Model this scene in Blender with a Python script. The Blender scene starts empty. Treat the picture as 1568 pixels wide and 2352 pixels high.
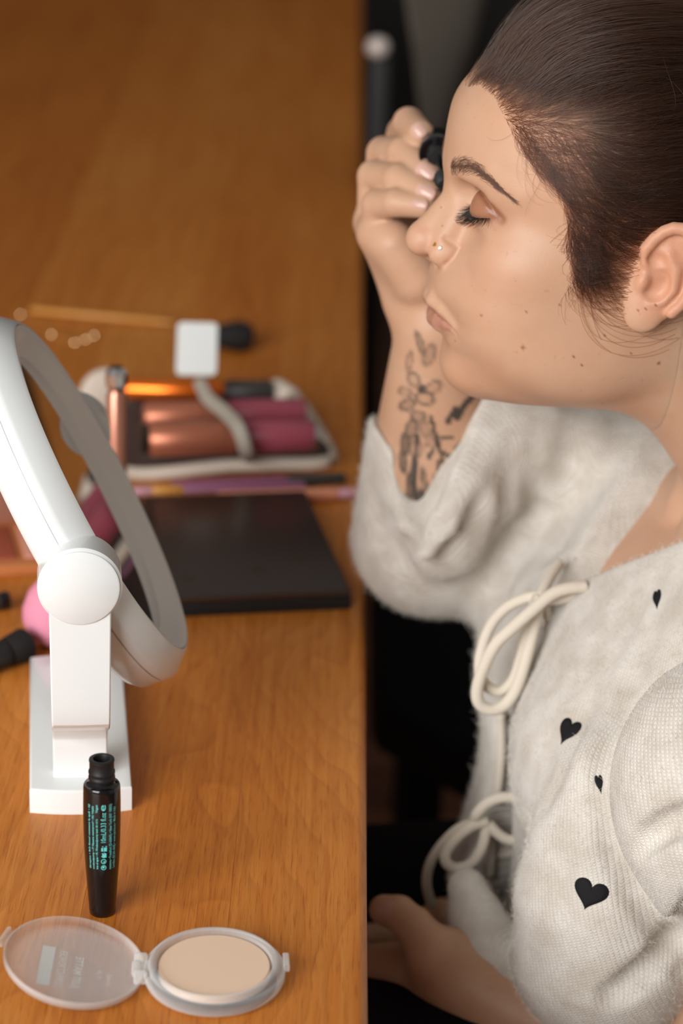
import bpy, bmesh, math, random
import numpy as np
from mathutils import Vector, Matrix, Euler

# ------------------------------------------------------------------ camera
SC = bpy.context.scene
COL = SC.collection
FPX, CX, CY = 85.0 / 24.0 * 1568.0, 784.0, 1176.0
TABLE_Z = 0.75
CAM_ROT = np.array([[0.99942942, -0.03315449, -0.00645035],
                    [0.00650661, 0.37638250, -0.92644151],
                    [0.03314349, 0.92587094, 0.37638347]])
CAM_LOC = np.array([0.0, 0.0, TABLE_Z + 0.643])
cam_data = bpy.data.cameras.new('camera')
cam = bpy.data.objects.new('camera', cam_data)
COL.objects.link(cam)
m4 = Matrix.Identity(4)
for i in range(3):
    for j in range(3):
        m4[i][j] = float(CAM_ROT[i, j])
    m4[i][3] = float(CAM_LOC[i])
cam.matrix_world = m4
cam_data.sensor_fit = 'HORIZONTAL'
cam_data.sensor_width = 24.0
cam_data.lens = 85.0
cam_data.clip_start = 0.05
cam_data.dof.use_dof = True
cam_data.dof.focus_distance = 1.228
cam_data.dof.aperture_fstop = 5.0
SC.camera = cam

# ------------------------------------------------------------------ light
SC.view_settings.view_transform = 'Standard'
SC.view_settings.look = 'None'
SC.view_settings.exposure = 0.0
SC.view_settings.gamma = 1.0
SC.view_settings.use_curve_mapping = False
SC.cycles.use_adaptive_sampling = True
SC.cycles.adaptive_threshold = 0.06
SC.cycles.max_bounces = 5
SC.cycles.diffuse_bounces = 2
SC.cycles.glossy_bounces = 2
SC.cycles.transmission_bounces = 4
SC.cycles.transparent_max_bounces = 8
SC.cycles.use_denoising = True
world = bpy.data.worlds.new('room_ambient')
SC.world = world
world.use_nodes = True
world.node_tree.nodes['Background'].inputs[0].default_value = (1.0, 0.96, 0.90, 1)
world.node_tree.nodes['Background'].inputs[1].default_value = 0.25


def area(name, loc, target, sx, sy, power, col):
    d = bpy.data.lights.new(name, 'AREA')
    d.shape = 'RECTANGLE'
    d.size, d.size_y, d.energy, d.color = sx, sy, power, col
    o = bpy.data.objects.new(name, d)
    COL.objects.link(o)
    o.location = loc
    o.rotation_euler = (Vector(target) - Vector(loc)).to_track_quat('-Z', 'Y').to_euler()
    return o


area('window_daylight', (-1.35, -0.95, 1.85), (0.0, 1.2, 0.95), 1.8, 1.5, 92, (0.98, 1.0, 1.0))


# ------------------------------------------------------------------ helpers
def V(*a):
    return np.array(a, float)


def ray(u, v):
    return CAM_ROT @ np.array([(u - CX) / FPX, (CY - v) / FPX, -1.0])


def P(u, v, depth):
    """world point seen at photo pixel (u, v), depth metres along the lens axis"""
    return CAM_LOC + ray(u, v) * depth


def T(u, v, z=TABLE_Z):
    """world point seen at photo pixel (u, v) on the horizontal plane z"""
    d = ray(u, v)
    return CAM_LOC + d * ((z - CAM_LOC[2]) / d[2])


def tag(o, label=None, cat=None, group=None, kind=None):
    if label: o['label'] = label
    if cat: o['category'] = cat
    if group: o['group'] = group
    if kind: o['kind'] = kind
    return o


def empty(name, loc=(0, 0, 0), rz=0.0, label=None, cat=None, group=None):
    o = bpy.data.objects.new(name, None)
    COL.objects.link(o)
    o.location = Vector(loc)
    o.rotation_euler = (0, 0, rz)
    o.empty_display_size = 0.02
    return tag(o, label, cat, group)


def mesh_obj(name, verts, faces, mat=None, parent=None, smooth=True, loc=None, rot=None, autosmooth=None):
    me = bpy.data.meshes.new(name)
    me.from_pydata([tuple(map(float, v)) for v in verts], [], [tuple(map(int, f)) for f in faces])
    me.update()
    return link_mesh(name, me, mat, parent, smooth, loc, rot, autosmooth)


def link_mesh(name, me, mat=None, parent=None, smooth=True, loc=None, rot=None, autosmooth=None):
    o = bpy.data.objects.new(name, me)
    COL.objects.link(o)
    if mat is not None: me.materials.append(mat)
    if parent is not None: o.parent = parent
    if loc is not None: o.location = Vector(loc)
    if rot is not None: o.rotation_euler = rot
    if smooth:
        me.polygons.foreach_set('use_smooth', [True] * len(me.polygons))
        if autosmooth:
            me.set_sharp_from_angle(angle=math.radians(autosmooth))
    return o


def box(name, size, mat, parent=None, loc=(0, 0, 0), rot=(0, 0, 0), bev=0.001, seg=3):
    bm = bmesh.new()
    bmesh.ops.create_cube(bm, size=1.0)
    for v in bm.verts:
        v.co = Vector((v.co.x * size[0], v.co.y * size[1], v.co.z * size[2]))
    if bev > 0:
        bmesh.ops.bevel(bm, geom=bm.edges[:], offset=bev, segments=seg, profile=0.5, affect='EDGES')
    me = bpy.data.meshes.new(name)
    bm.to_mesh(me); bm.free()
    return link_mesh(name, me, mat, parent, True, loc, rot, 35)


def lathe(profile, seg=64, closed=False):
    """profile: list of (r, z); revolved about z"""
    verts, faces, rings = [], [], []
    for r, z in profile:
        if r < 1e-7:
            rings.append([len(verts)]); verts.append((0, 0, z))
        else:
            s = len(verts)
            for k in range(seg):
                a = 2 * math.pi * k / seg
                verts.append((r * math.cos(a), r * math.sin(a), z))
            rings.append(list(range(s, s + seg)))
    pairs = list(zip(rings[:-1], rings[1:]))
    if closed: pairs.append((rings[-1], rings[0]))
    for A, B in pairs:
        for k in range(seg):
            k2 = (k + 1) % seg
            if len(A) == 1 and len(B) == 1: continue
            if len(A) == 1: faces.append((A[0], B[k2], B[k]))
            elif len(B) == 1: faces.append((A[k], A[k2], B[0]))
            else: faces.append((A[k], A[k2], B[k2], B[k]))
    return verts, faces


def catmull(pts, n):
    pts = np.array(pts, float)
    out = []
    for i in range(len(pts) - 1):
        p0, p1, p2, p3 = pts[max(i - 1, 0)], pts[i], pts[i + 1], pts[min(i + 2, len(pts) - 1)]
        for t in np.linspace(0, 1, n, endpoint=False):
            out.append(0.5 * ((2 * p1) + (-p0 + p2) * t + (2 * p0 - 5 * p1 + 4 * p2 - p3) * t * t
                              + (-p0 + 3 * p1 - 3 * p2 + p3) * t ** 3))
    out.append(pts[-1])
    return np.array(out)


def tube(path, radii, seg=12, cap=True, flat=1.0):
    path = np.array(path, float)
    n = len(path)
    radii = np.full(n, radii) if np.isscalar(radii) else np.array(radii, float)
    tan = np.gradient(path, axis=0)
    tan /= np.linalg.norm(tan, axis=1)[:, None] + 1e-12
    up = np.array([0, 0, 1.0]) if abs(tan[0][2]) < 0.9 else np.array([1.0, 0, 0])
    nrm = np.cross(tan[0], up); nrm /= np.linalg.norm(nrm)
    verts, faces = [], []
    for i in range(n):
        nrm = nrm - tan[i] * np.dot(nrm, tan[i]); nrm /= np.linalg.norm(nrm)
        b = np.cross(tan[i], nrm)
        for k in range(seg):
            a = 2 * math.pi * k / seg
            verts.append(path[i] + radii[i] * (math.cos(a) * nrm + math.sin(a) * b * flat))
    for i in range(n - 1):
        for k in range(seg):
            k2 = (k + 1) % seg
            faces.append((i * seg + k, i * seg + k2, (i + 1) * seg + k2, (i + 1) * seg + k))
    if cap:
        faces.append(tuple(range(seg - 1, -1, -1)))
        faces.append(tuple((n - 1) * seg + k for k in range(seg)))
    return verts, faces


# ------------------------------------------------------------------ materials
def mat(name, col=(0.8, 0.8, 0.8), rough=0.5, metal=0.0, spec=0.5, coat=0.0, trans=0.0, sheen=0.0, sss=0.0, ior=1.45):
    m = bpy.data.materials.new(name)
    m.use_nodes = True
    b = m.node_tree.nodes['Principled BSDF']
    b.inputs['Base Color'].default_value = (*col, 1)
    b.inputs['Roughness'].default_value = rough
    b.inputs['Metallic'].default_value = metal
    b.inputs['Specular IOR Level'].default_value = spec
    b.inputs['Coat Weight'].default_value = coat
    b.inputs['Transmission Weight'].default_value = trans
    b.inputs['Sheen Weight'].default_value = sheen
    b.inputs['IOR'].default_value = ior
    return m


def nodes(m):
    return m.node_tree.nodes, m.node_tree.links, m.node_tree.nodes['Principled BSDF']


def ramp(N, stops, interp='LINEAR'):
    r = N.new('ShaderNodeValToRGB')
    r.color_ramp.interpolation = interp
    while len(r.color_ramp.elements) < len(stops):
        r.color_ramp.elements.new(0.5)
    for e, (p, c) in zip(r.color_ramp.elements, stops):
        e.position = p
        e.color = (*c, 1) if len(c) == 3 else c
    return r


def noise_bump(m, scale=200, strength=0.2, dist=0.001, detail=4, stretch=(1, 1, 1)):
    N, Lk, b = nodes(m)
    tc = N.new('ShaderNodeTexCoord')
    mp = N.new('ShaderNodeMapping'); mp.inputs['Scale'].default_value = stretch
    nz = N.new('ShaderNodeTexNoise'); nz.inputs['Scale'].default_value = scale; nz.inputs['Detail'].default_value = detail
    bp = N.new('ShaderNodeBump'); bp.inputs['Strength'].default_value = strength; bp.inputs['Distance'].default_value = dist
    Lk.new(tc.outputs['Object'], mp.inputs[0]); Lk.new(mp.outputs[0], nz.inputs['Vector'])
    Lk.new(nz.outputs[0], bp.inputs['Height']); Lk.new(bp.outputs[0], b.inputs['Normal'])
    return m


def srgb(r, g, b):
    f = lambda c: (c / 255) / 12.92 if c <= 10 else ((c / 255 + 0.055) / 1.055) ** 2.4
    return (f(r), f(g), f(b))


def oak_material():
    m = mat('oiled_oak', rough=0.38, spec=0.4)
    N, Lk, b = nodes(m)
    tc = N.new('ShaderNodeTexCoord')
    oi = N.new('ShaderNodeObjectInfo')
    off = N.new('ShaderNodeVectorMath'); off.operation = 'SCALE'
    cmb = N.new('ShaderNodeCombineXYZ')
    Lk.new(oi.outputs['Random'], cmb.inputs[0]); Lk.new(oi.outputs['Random'], cmb.inputs[1]); Lk.new(oi.outputs['Random'], cmb.inputs[2])
    Lk.new(cmb.outputs[0], off.inputs[0]); off.inputs['Scale'].default_value = 37.0
    add = N.new('ShaderNodeVectorMath'); add.operation = 'ADD'
    Lk.new(tc.outputs['Object'], add.inputs[0]); Lk.new(off.outputs[0], add.inputs[1])

    def noise(scale, sx, sy, detail=4, rough=0.55, dist=0.0):
        mp = N.new('ShaderNodeMapping'); mp.inputs['Scale'].default_value = (sx, sy, 1)
        nz = N.new('ShaderNodeTexNoise')
        nz.inputs['Scale'].default_value = scale; nz.inputs['Detail'].default_value = detail
        nz.inputs['Roughness'].default_value = rough; nz.inputs['Distortion'].default_value = dist
        Lk.new(add.outputs[0], mp.inputs[0]); Lk.new(mp.outputs[0], nz.inputs['Vector'])
        return nz
    # growth rings: bands across x bent by a slow noise
    warp = noise(2.6, 2.2, 1.0, 3, 0.5)
    sx = N.new('ShaderNodeSeparateXYZ'); Lk.new(add.outputs[0], sx.inputs[0])
    ring = N.new('ShaderNodeMath'); ring.operation = 'MULTIPLY_ADD'
    ring.inputs[1].default_value = 60.0
    wm = N.new('ShaderNodeMath'); wm.operation = 'MULTIPLY'; wm.inputs[1].default_value = 16.0
    Lk.new(warp.outputs[0], wm.inputs[0]); Lk.new(sx.outputs[0], ring.inputs[0]); Lk.new(wm.outputs[0], ring.inputs[2])
    sn = N.new('ShaderNodeMath'); sn.operation = 'FRACT'
    Lk.new(ring.outputs[0], sn.inputs[0])
    rr = ramp(N, [(0.0, (0, 0, 0)), (0.75, (0.55, 0.55, 0.55)), (0.92, (1, 1, 1)), (1.0, (0, 0, 0))])
    Lk.new(sn.outputs[0], rr.inputs[0])
    fine = noise(26, 13, 0.22, 6, 0.65)
    pores = noise(120, 9, 0.42, 3, 0.6)
    big = noise(3.2, 2.0, 0.55, 3, 0.5)
    base = ramp(N, [(0.25, srgb(176, 94, 28)), (0.5, srgb(203, 121, 45)), (0.78, srgb(222, 149, 72))])
    mixv = N.new('ShaderNodeMath'); mixv.operation = 'MULTIPLY_ADD'; mixv.inputs[1].default_value = 0.62
    b2 = N.new('ShaderNodeMath'); b2.operation = 'MULTIPLY'; b2.inputs[1].default_value = 0.40
    Lk.new(big.outputs[0], b2.inputs[0]); Lk.new(fine.outputs[0], mixv.inputs[0]); Lk.new(b2.outputs[0], mixv.inputs[2])
    rv = N.new('ShaderNodeMath'); rv.operation = 'MULTIPLY_ADD'; rv.inputs[1].default_value = 0.16; rv.inputs[2].default_value = -0.08
    Lk.new(oi.outputs['Random'], rv.inputs[0])
    sm = N.new('ShaderNodeMath'); sm.operation = 'ADD'
    Lk.new(mixv.outputs[0], sm.inputs[0]); Lk.new(rv.outputs[0], sm.inputs[1])
    Lk.new(sm.outputs[0], base.inputs[0])
    mx = N.new('ShaderNodeMix'); mx.data_type = 'RGBA'; mx.blend_type = 'MULTIPLY'; mx.inputs[0].default_value = 0.30
    inv = ramp(N, [(0, (1, 1, 1)), (1, (0.52, 0.40, 0.30))])
    Lk.new(rr.outputs[0], inv.inputs[0]); Lk.new(base.outputs[0], mx.inputs[6]); Lk.new(inv.outputs[0], mx.inputs[7])
    pr = ramp(N, [(0.52, (1, 1, 1)), (0.70, (0.55, 0.42, 0.32))])
    Lk.new(pores.outputs[0], pr.inputs[0])
    mx2 = N.new('ShaderNodeMix'); mx2.data_type = 'RGBA'; mx2.blend_type = 'MULTIPLY'; mx2.inputs[0].default_value = 0.6
    Lk.new(mx.outputs[2], mx2.inputs[6]); Lk.new(pr.outputs[0], mx2.inputs[7])
    Lk.new(mx2.outputs[2], b.inputs['Base Color'])
    bp = N.new('ShaderNodeBump'); bp.inputs['Strength'].default_value = 0.25; bp.inputs['Distance'].default_value = 0.0004
    Lk.new(pores.outputs[0], bp.inputs['Height']); Lk.new(bp.outputs[0], b.inputs['Normal'])
    rg = ramp(N, [(0.3, (0.34,) * 3), (0.7, (0.48,) * 3)])
    Lk.new(fine.outputs[0], rg.inputs[0]); Lk.new(rg.outputs[0], b.inputs['Roughness'])
    return m


M = {}
M['oak'] = oak_material()
M['white'] = mat('white_plastic', (0.83, 0.84, 0.83), 0.22, spec=0.5, coat=0.2)
M['diffuser'] = mat('frosted_ring', (0.80, 0.80, 0.78), 0.35, spec=0.4)
M['mirror'] = mat('silvered_glass', (0.92, 0.93, 0.92), 0.02, metal=1.0)
M['black_gloss'] = mat('black_gloss', (0.006, 0.006, 0.007), 0.12, spec=0.5, coat=0.3)
M['black_matte'] = mat('black_matte', (0.012, 0.011, 0.011), 0.5, spec=0.4)
M['ink_teal'] = mat('teal_print', srgb(104, 205, 200), 0.5)
M['ink_white'] = mat('white_print', (0.9, 0.9, 0.86), 0.6)
M['powder'] = noise_bump(mat('pressed_powder', srgb(236, 204, 176), 0.9, spec=0.15), 900, 0.25, 0.0003)
M['rosegold'] = mat('rose_gold', srgb(214, 150, 126), 0.3, metal=0.75)
M['copper'] = mat('orange_metal', srgb(255, 128, 44), 0.28, metal=0.8)
M['graphite'] = mat('graphite_plastic', srgb(58, 54, 52), 0.4)
M['gold'] = mat('gold', srgb(255, 205, 120), 0.16, metal=1.0)
M['silver'] = mat('silver', srgb(225, 225, 228), 0.15, metal=1.0)


def clear_plastic():
    m = bpy.data.materials.new('clear_plastic')
    m.use_nodes = True
    N, Lk = m.node_tree.nodes, m.node_tree.links
    b = N['Principled BSDF']
    b.inputs['Base Color'].default_value = (0.97, 0.97, 0.97, 1)
    b.inputs['Roughness'].default_value = 0.06
    b.inputs['Transmission Weight'].default_value = 1.0
    b.inputs['IOR'].default_value = 1.46
    return m


def lid_plastic(lo=0.05, hi=0.62):
    # thin clear plastic with a light haze of scratches
    m = bpy.data.materials.new('hazy_clear_plastic')
    m.use_nodes = True
    N, Lk = m.node_tree.nodes, m.node_tree.links
    b = N['Principled BSDF']
    b.inputs['Base Color'].default_value = (0.93, 0.92, 0.90, 1)
    b.inputs['Roughness'].default_value = 0.12
    out = N['Material Output']
    tr = N.new('ShaderNodeBsdfTransparent'); tr.inputs[0].default_value = (0.97, 0.96, 0.95, 1)
    mix = N.new('ShaderNodeMixShader')
    fr = N.new('ShaderNodeLayerWeight'); fr.inputs['Blend'].default_value = 0.45
    rm = N.new('ShaderNodeMapRange'); rm.inputs[3].default_value = lo; rm.inputs[4].default_value = hi
    Lk.new(fr.outputs['Facing'], rm.inputs[0]); Lk.new(rm.outputs[0], mix.inputs[0])
    Lk.new(tr.outputs[0], mix.inputs[1]); Lk.new(b.outputs[0], mix.inputs[2]); Lk.new(mix.outputs[0], out.inputs[0])
    return m


M['clear'] = clear_plastic()
M['lid'] = lid_plastic()
M['tray'] = lid_plastic(0.16, 0.75)

# ------------------------------------------------------------------ room
def floor_material():
    m = mat('dark_floor_boards', srgb(60, 38, 28), 0.5)
    N, Lk, b = nodes(m)
    tc = N.new('ShaderNodeTexCoord')
    mp = N.new('ShaderNodeMapping'); mp.inputs['Scale'].default_value = (1, 12, 1)
    nz = N.new('ShaderNodeTexNoise'); nz.inputs['Scale'].default_value = 3
    Lk.new(tc.outputs['Object'], mp.inputs[0]); Lk.new(mp.outputs[0], nz.inputs['Vector'])
    r = ramp(N, [(0.3, srgb(96, 60, 42)), (0.7, srgb(128, 84, 62))])
    Lk.new(nz.outputs[0], r.inputs[0]); Lk.new(r.outputs[0], b.inputs['Base Color'])
    return m


M['floor'] = floor_material()
M['wall'] = noise_bump(mat('painted_plaster', srgb(190, 180, 168), 0.85), 60, 0.2, 0.002)
o = box('floor', (5.0, 6.5, 0.02), M['floor'], None, (0.2, 2.05, -0.01), bev=0)
tag(o, kind='structure')
# wall behind the lens, with the window opening the daylight comes through
wl = empty('wall_front', (0.2, -1.2, 0))
tag(wl, kind='structure')
for nm, x0, x1, z0, z1 in [('wall_panel', -2.5, -2.45, 0, 2.7), ('wall_panel', -0.62, 2.4, 0, 2.7), ('wall_panel', -2.45, -0.62, 0, 1.0), ('wall_panel', -2.45, -0.62, 2.62, 2.7)]:
    box(nm, (x1 - x0, 0.12, z1 - z0), M['wall'], wl, ((x0 + x1) / 2, 0, (z0 + z1) / 2), bev=0)
wn = empty('window_1', (-1.335, -1.2, 0))
tag(wn, kind='structure')
for sz, lc in [((0.07, 0.07, 1.62), (-0.88, 0, 1.81)), ((0.07, 0.07, 1.62), (0.88, 0, 1.81)), ((0.05, 0.07, 1.62), (0, 0, 1.81)),
               ((1.70, 0.07, 0.07), (0, 0, 1.035)), ((1.70, 0.07, 0.07), (0, 0, 2.585))]:
    box('window_frame', sz, M['white'], wn, lc, bev=0.004)
wl2 = box('wall_left', (0.12, 6.5, 2.7), M['wall'], None, (-2.36, 2.05, 1.35), bev=0)
tag(wl2, kind='structure')
M['dark_wall'] = noise_bump(mat('charcoal_paint', srgb(40, 37, 35), 0.85), 60, 0.2, 0.002)
wb = box('wall_back', (5.2, 0.12, 2.7), M['dark_wall'], None, (0.2, 5.24, 1.35), bev=0)
tag(wb, kind='structure')

# ------------------------------------------------------------------ table: long oak boards side by side
EDGE_X = 0.0275
tab = empty('dining_table', (-0.42, 2.25, 0), 0, 'long oiled oak dining table with side-by-side boards', 'table')
rng = random.Random(4)
cuts = [EDGE_X, -0.0415, -0.115, -0.191, -0.266, -0.345, -0.42, -0.50, -0.58, -0.66, -0.74, -0.82, -0.90]
Y0, Y1 = 0.62, 4.05
for i in range(len(cuts) - 1):
    xa, xb = cuts[i + 1], cuts[i]
    w = xb - xa
    bm = bmesh.new()
    bmesh.ops.create_cube(bm, size=1.0)
    for v in bm.verts:
        v.co = Vector((v.co.x * w, v.co.y * (Y1 - Y0), v.co.z * 0.04))
    if i == 0:
        es = [e for e in bm.edges if all(v.co.x > 0 for v in e.verts) and abs(e.verts[0].co.z - e.verts[1].co.z) < 1e-6]
        bmesh.ops.bevel(bm, geom=es, offset=0.0055, segments=5, profile=0.5, affect='EDGES')
    else:
        es = [e for e in bm.edges if abs(e.verts[0].co.y - e.verts[1].co.y) > 1]
        bmesh.ops.bevel(bm, geom=es, offset=0.0002, segments=1, profile=0.5, affect='EDGES')
    me = bpy.data.meshes.new('plank'); bm.to_mesh(me); bm.free()
    link_mesh('plank', me, M['oak'], tab, True, ((xa + xb) / 2 + 0.42, (Y0 + Y1) / 2 - 2.25, TABLE_Z - 0.02), None, 30)
for lx, ly in [(-0.80, 0.82), (-0.80, 3.85), (-0.10, 3.85), (-0.10, 0.78)]:
    box('leg', (0.075, 0.075, 0.71), M['oak'], tab, (lx + 0.42, ly - 2.25, 0.355), bev=0.004)

# ------------------------------------------------------------------ round make-up mirror on a yoke stand
def xf(vs, m):
    return [tuple(m @ Vector(v)) for v in vs]


MIR_ROT = math.radians(7.0)
mir = empty('makeup_mirror', (-0.1362, 1.2240, TABLE_Z), MIR_ROT,
            'white round tabletop mirror tilted back on a yoke stand', 'mirror')
# base: long slab, slightly bowed short ends. local +Y runs along the slab away from the camera
BL, BW, BH = 0.170, 0.0545, 0.0145
pts = []
for s in (-1, 1):
    for k in range(13):
        t = -1 + 2 * k / 12
        x = BW / 2 * t * (1 if s < 0 else -1)
        y = s * (BL / 2 - 0.0035 * t * t)
        pts.append((x, y))
bm = bmesh.new()
vb = [bm.verts.new((x, y, 0)) for x, y in pts]
fb = bm.faces.new(vb)
ex = bmesh.ops.extrude_face_region(bm, geom=[fb])
for v in ex['geom']:
    if isinstance(v, bmesh.types.BMVert): v.co.z = BH
bmesh.ops.recalc_face_normals(bm, faces=bm.faces[:])
es = [e for e in bm.edges if all(abs(v.co.z - BH) < 1e-6 for v in e.verts)]
bmesh.ops.bevel(bm, geom=es, offset=0.0013, segments=3, profile=0.5, affect='EDGES')
me = bpy.data.meshes.new('base'); bm.to_mesh(me); bm.free()
link_mesh('base', me, M['white'], mir, True, None, None, 35)

TAU = math.radians(28)          # lean of the disc
R_OUT, R_IN, THK = 0.1100, 0.0835, 0.033
PIV_Z = 0.1480                     # pivot height above the table
HUB_L = 0.020
YR = R_OUT - 0.004


# side arms: strip that rises from the slab and leans outward to the hub
def arm(s):
    yb, yt = s * 0.0655, s * (YR + 0.0085)
    ctl = [(yb, BH - 0.001), (yb, BH + 0.018), (yb + s * 0.002, BH + 0.026), (yb + s * 0.018, BH + 0.038), (yt - s * 0.008, BH + 0.050), (yt, BH + 0.066), (yt, PIV_Z)]
    path = [tuple(q) for q in catmull([(a_, b_, 0) for a_, b_ in ctl], 5)[:, :2]]
    thick, verts, faces = 0.0085, [], []
    w = [0.0285 + 0.003 * (q[1] / PIV_Z) for q in path]
    for (y, z), ww in zip(path, w):
        for sx, sy in ((-1, -1), (0, -1.12), (1, -1), (1, 1), (-1, 1)):
            verts.append((sx * ww / 2, y + s * -sy * thick / 2, z))
    n = 5
    for i in range(len(path) - 1):
        for k in range(n):
            k2 = (k + 1) % n
            f = (i * n + k, i * n + k2, (i + 1) * n + k2, (i + 1) * n + k)
            faces.append(f if s < 0 else f[::-1])
    faces.append((0, 1, 2, 3, 4)); faces.append(tuple(len(verts) - n + k for k in range(n)))
    o = mesh_obj('arm', verts, faces, M['white'], mir, True, None, None, 18)
    md = o.modifiers.new('bevel', 'BEVEL'); md.width = 0.0008; md.segments = 2; md.limit_method = 'ANGLE'


for s in (-1, 1):
    arm(s)
    # hub drum: axis along local y
    hr = 0.0213
    prof = [(0.0, 0.0), (hr - 0.0012, 0.0), (hr, 0.0012), (hr, HUB_L), (0.0, HUB_L)]
    v, f = lathe(prof, 72)
    mt = Matrix.Translation((0, s * (YR + 0.013), PIV_Z)) @ Matrix.Rotation(math.radians(90 if s > 0 else -90), 4, 'X')
    hub = mesh_obj('hub', xf(v, mt), f, M['white'], mir, True, None, None, 40)
    cp = [(0.0, -0.0016), (hr - 0.0022, -0.0016), (hr - 0.0014, -0.0010), (hr - 0.0014, 0.0005), (0.0, 0.0005)]
    v, f = lathe(cp, 72)
    mesh_obj('hub_cap', xf(v, mt), f, M['white'], hub, True, None, None, 40)

# disc: local frame, axis n = (cos, 0, sin)
axis_m = Matrix.Translation((0.0, 0, PIV_Z)) @ Matrix.Rotation(math.radians(90) - TAU, 4, 'Y')
t0, t1 = -THK / 2, THK / 2
sd = [(0.0, t0), (R_OUT - 0.012, t0), (R_OUT - 0.005, t0 + 0.0012), (R_OUT - 0.0015, t0 + 0.005), (R_OUT - 0.0004, -0.0006),
      (R_OUT - 0.0012, -0.0004), (R_OUT - 0.0012, 0.0004), (R_OUT, 0.0006), (R_OUT, t1 - 0.0125), (R_OUT - 0.0008, t1 - 0.0105), (R_OUT - 0.0090, t1 - 0.0012),
      (R_OUT - 0.0110, t1), (R_OUT - 0.0115, t1 - 0.0015)]
v, f = lathe(sd, 128)
mesh_obj('housing', xf(v, axis_m), f, M['white'], mir, True, None, None, 50)
rg = [(R_OUT - 0.0115, t1 - 0.0016), (R_OUT - 0.0120, t1 - 0.0002), (R_OUT - 0.0175, t1 - 0.0012), (R_OUT - 0.0185, t1 - 0.0024), (R_IN, t1 - 0.0090), (R_IN - 0.001, t1 - 0.0095)]
v, f = lathe(rg, 128)
mesh_obj('light_ring', xf(v, axis_m), f, M['diffuser'], mir, True, None, None, 50)
v, f = lathe([(R_IN + 0.001, t1 - 0.0090), (0.0, t1 - 0.0090)], 128)
mesh_obj('mirror_glass', xf(v, axis_m), f, M['mirror'], mir, False)

# ------------------------------------------------------------------ lettering wrapped or laid as thin print
def text_mesh(s, size, align='LEFT', spacing=1.0, xscale=1.0, bold=0.0):
    cu = bpy.data.curves.new('t', 'FONT')
    cu.body = s; cu.size = size; cu.align_x = align; cu.space_character = spacing
    cu.offset = bold
    cu.resolution_u = 3
    ob = bpy.data.objects.new('t', cu)
    COL.objects.link(ob)
    dg = bpy.context.evaluated_depsgraph_get()
    me = bpy.data.meshes.new_from_object(ob.evaluated_get(dg))
    vs = [(v.co.x * xscale, v.co.y, 0.0) for v in me.vertices]
    fs = [tuple(p.vertices) for p in me.polygons]
    bpy.data.objects.remove(ob); bpy.data.curves.remove(cu); bpy.data.meshes.remove(me)
    return vs, fs


def subdiv(vs, fs, n=1):
    bm = bmesh.new()
    bv = [bm.verts.new(v) for v in vs]
    for f in fs:
        try: bm.faces.new([bv[i] for i in f])
        except ValueError: pass
    bmesh.ops.triangulate(bm, faces=bm.faces[:])
    for _ in range(n):
        bmesh.ops.subdivide_edges(bm, edges=[e for e in bm.edges if e.calc_length() > 0.0015], cuts=1)
        bmesh.ops.triangulate(bm, faces=bm.faces[:])
    bm.verts.index_update()
    V_ = [tuple(v.co) for v in bm.verts]; F_ = [tuple(v.index for v in f.verts) for f in bm.faces]
    bm.free()
    return V_, F_


def disc_shape(cx, cy, r, n=20, hole=None):
    vs, fs = [], []
    if hole is None:
        for k in range(n):
            a = 2 * math.pi * k / n
            vs.append((cx + r * math.cos(a), cy + r * math.sin(a), 0))
        fs.append(tuple(range(n)))
    else:
        for k in range(n):
            a = 2 * math.pi * k / n
            vs.append((cx + r * math.cos(a), cy + r * math.sin(a), 0)); vs.append((cx + hole * math.cos(a), cy + hole * math.sin(a), 0))
        for k in range(n):
            k2 = (k + 1) % n
            fs.append((2 * k, 2 * k2, 2 * k2 + 1, 2 * k + 1))
    return vs, fs


# ------------------------------------------------------------------ mascara tube (open, without its wand)
tb = T(235, 2094)
tube_root = empty('mascara_tube', tb, 0, 'open black mascara tube standing upright with teal small print', 'mascara')
TP = [(0, 0.0), (6.0, 0.0), (6.5, 0.5), (6.75, 4), (7.25, 11), (7.85, 20), (8.45, 29), (8.85, 37), (9.12, 46), (9.25, 55), (9.22, 63), (9.08, 70.5), (8.9, 72.0), (8.55, 72.6), (6.7, 72.8), (6.3, 73.2)]
v, f = lathe([(r / 1000, z / 1000) for r, z in TP] + [(0.0060, 0.0735), (0.0, 0.0735)], 72)
mesh_obj('body', v, f, M['black_gloss'], tube_root, True, None, None, 45)
nk = [(6.0, 73.0), (6.0, 75.0), (6.55, 75.6), (6.55, 76.6), (6.0, 77.2), (6.0, 78.0), (6.5, 78.6), (6.5, 79.6), (6.0, 80.2), (6.0, 84.6), (6.25, 85.2), (6.15, 86.0), (5.6, 86.3), (4.2, 86.2), (3.9, 85.4), (3.6, 80.0), (0, 79.0)]
v, f = lathe([(r / 1000, z / 1000) for r, z in nk], 64)
mesh_obj('neck', v, f, M['black_matte'], tube_root, True, None, None, 45)


def tube_r(z):
    zs = [q[1] for q in TP[1:]]; rs = [q[0] for q in TP[1:]]
    return np.interp(z * 1000, zs, rs) / 1000


cam_az = math.atan2(-tb[1], -tb[0])


def wrap(vs, z0, ang_mm, name):
    """baseline runs up the tube from z0; ang_mm: offset around the tube to the right of the side facing the lens"""
    out = []
    for x, y, _ in vs:
        z = z0 + x
        r = tube_r(z) + 0.00006
        th = cam_az + (ang_mm / 1000 - y) / 0.0091
        out.append((r * math.cos(th), r * math.sin(th), z))
    return out


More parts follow.
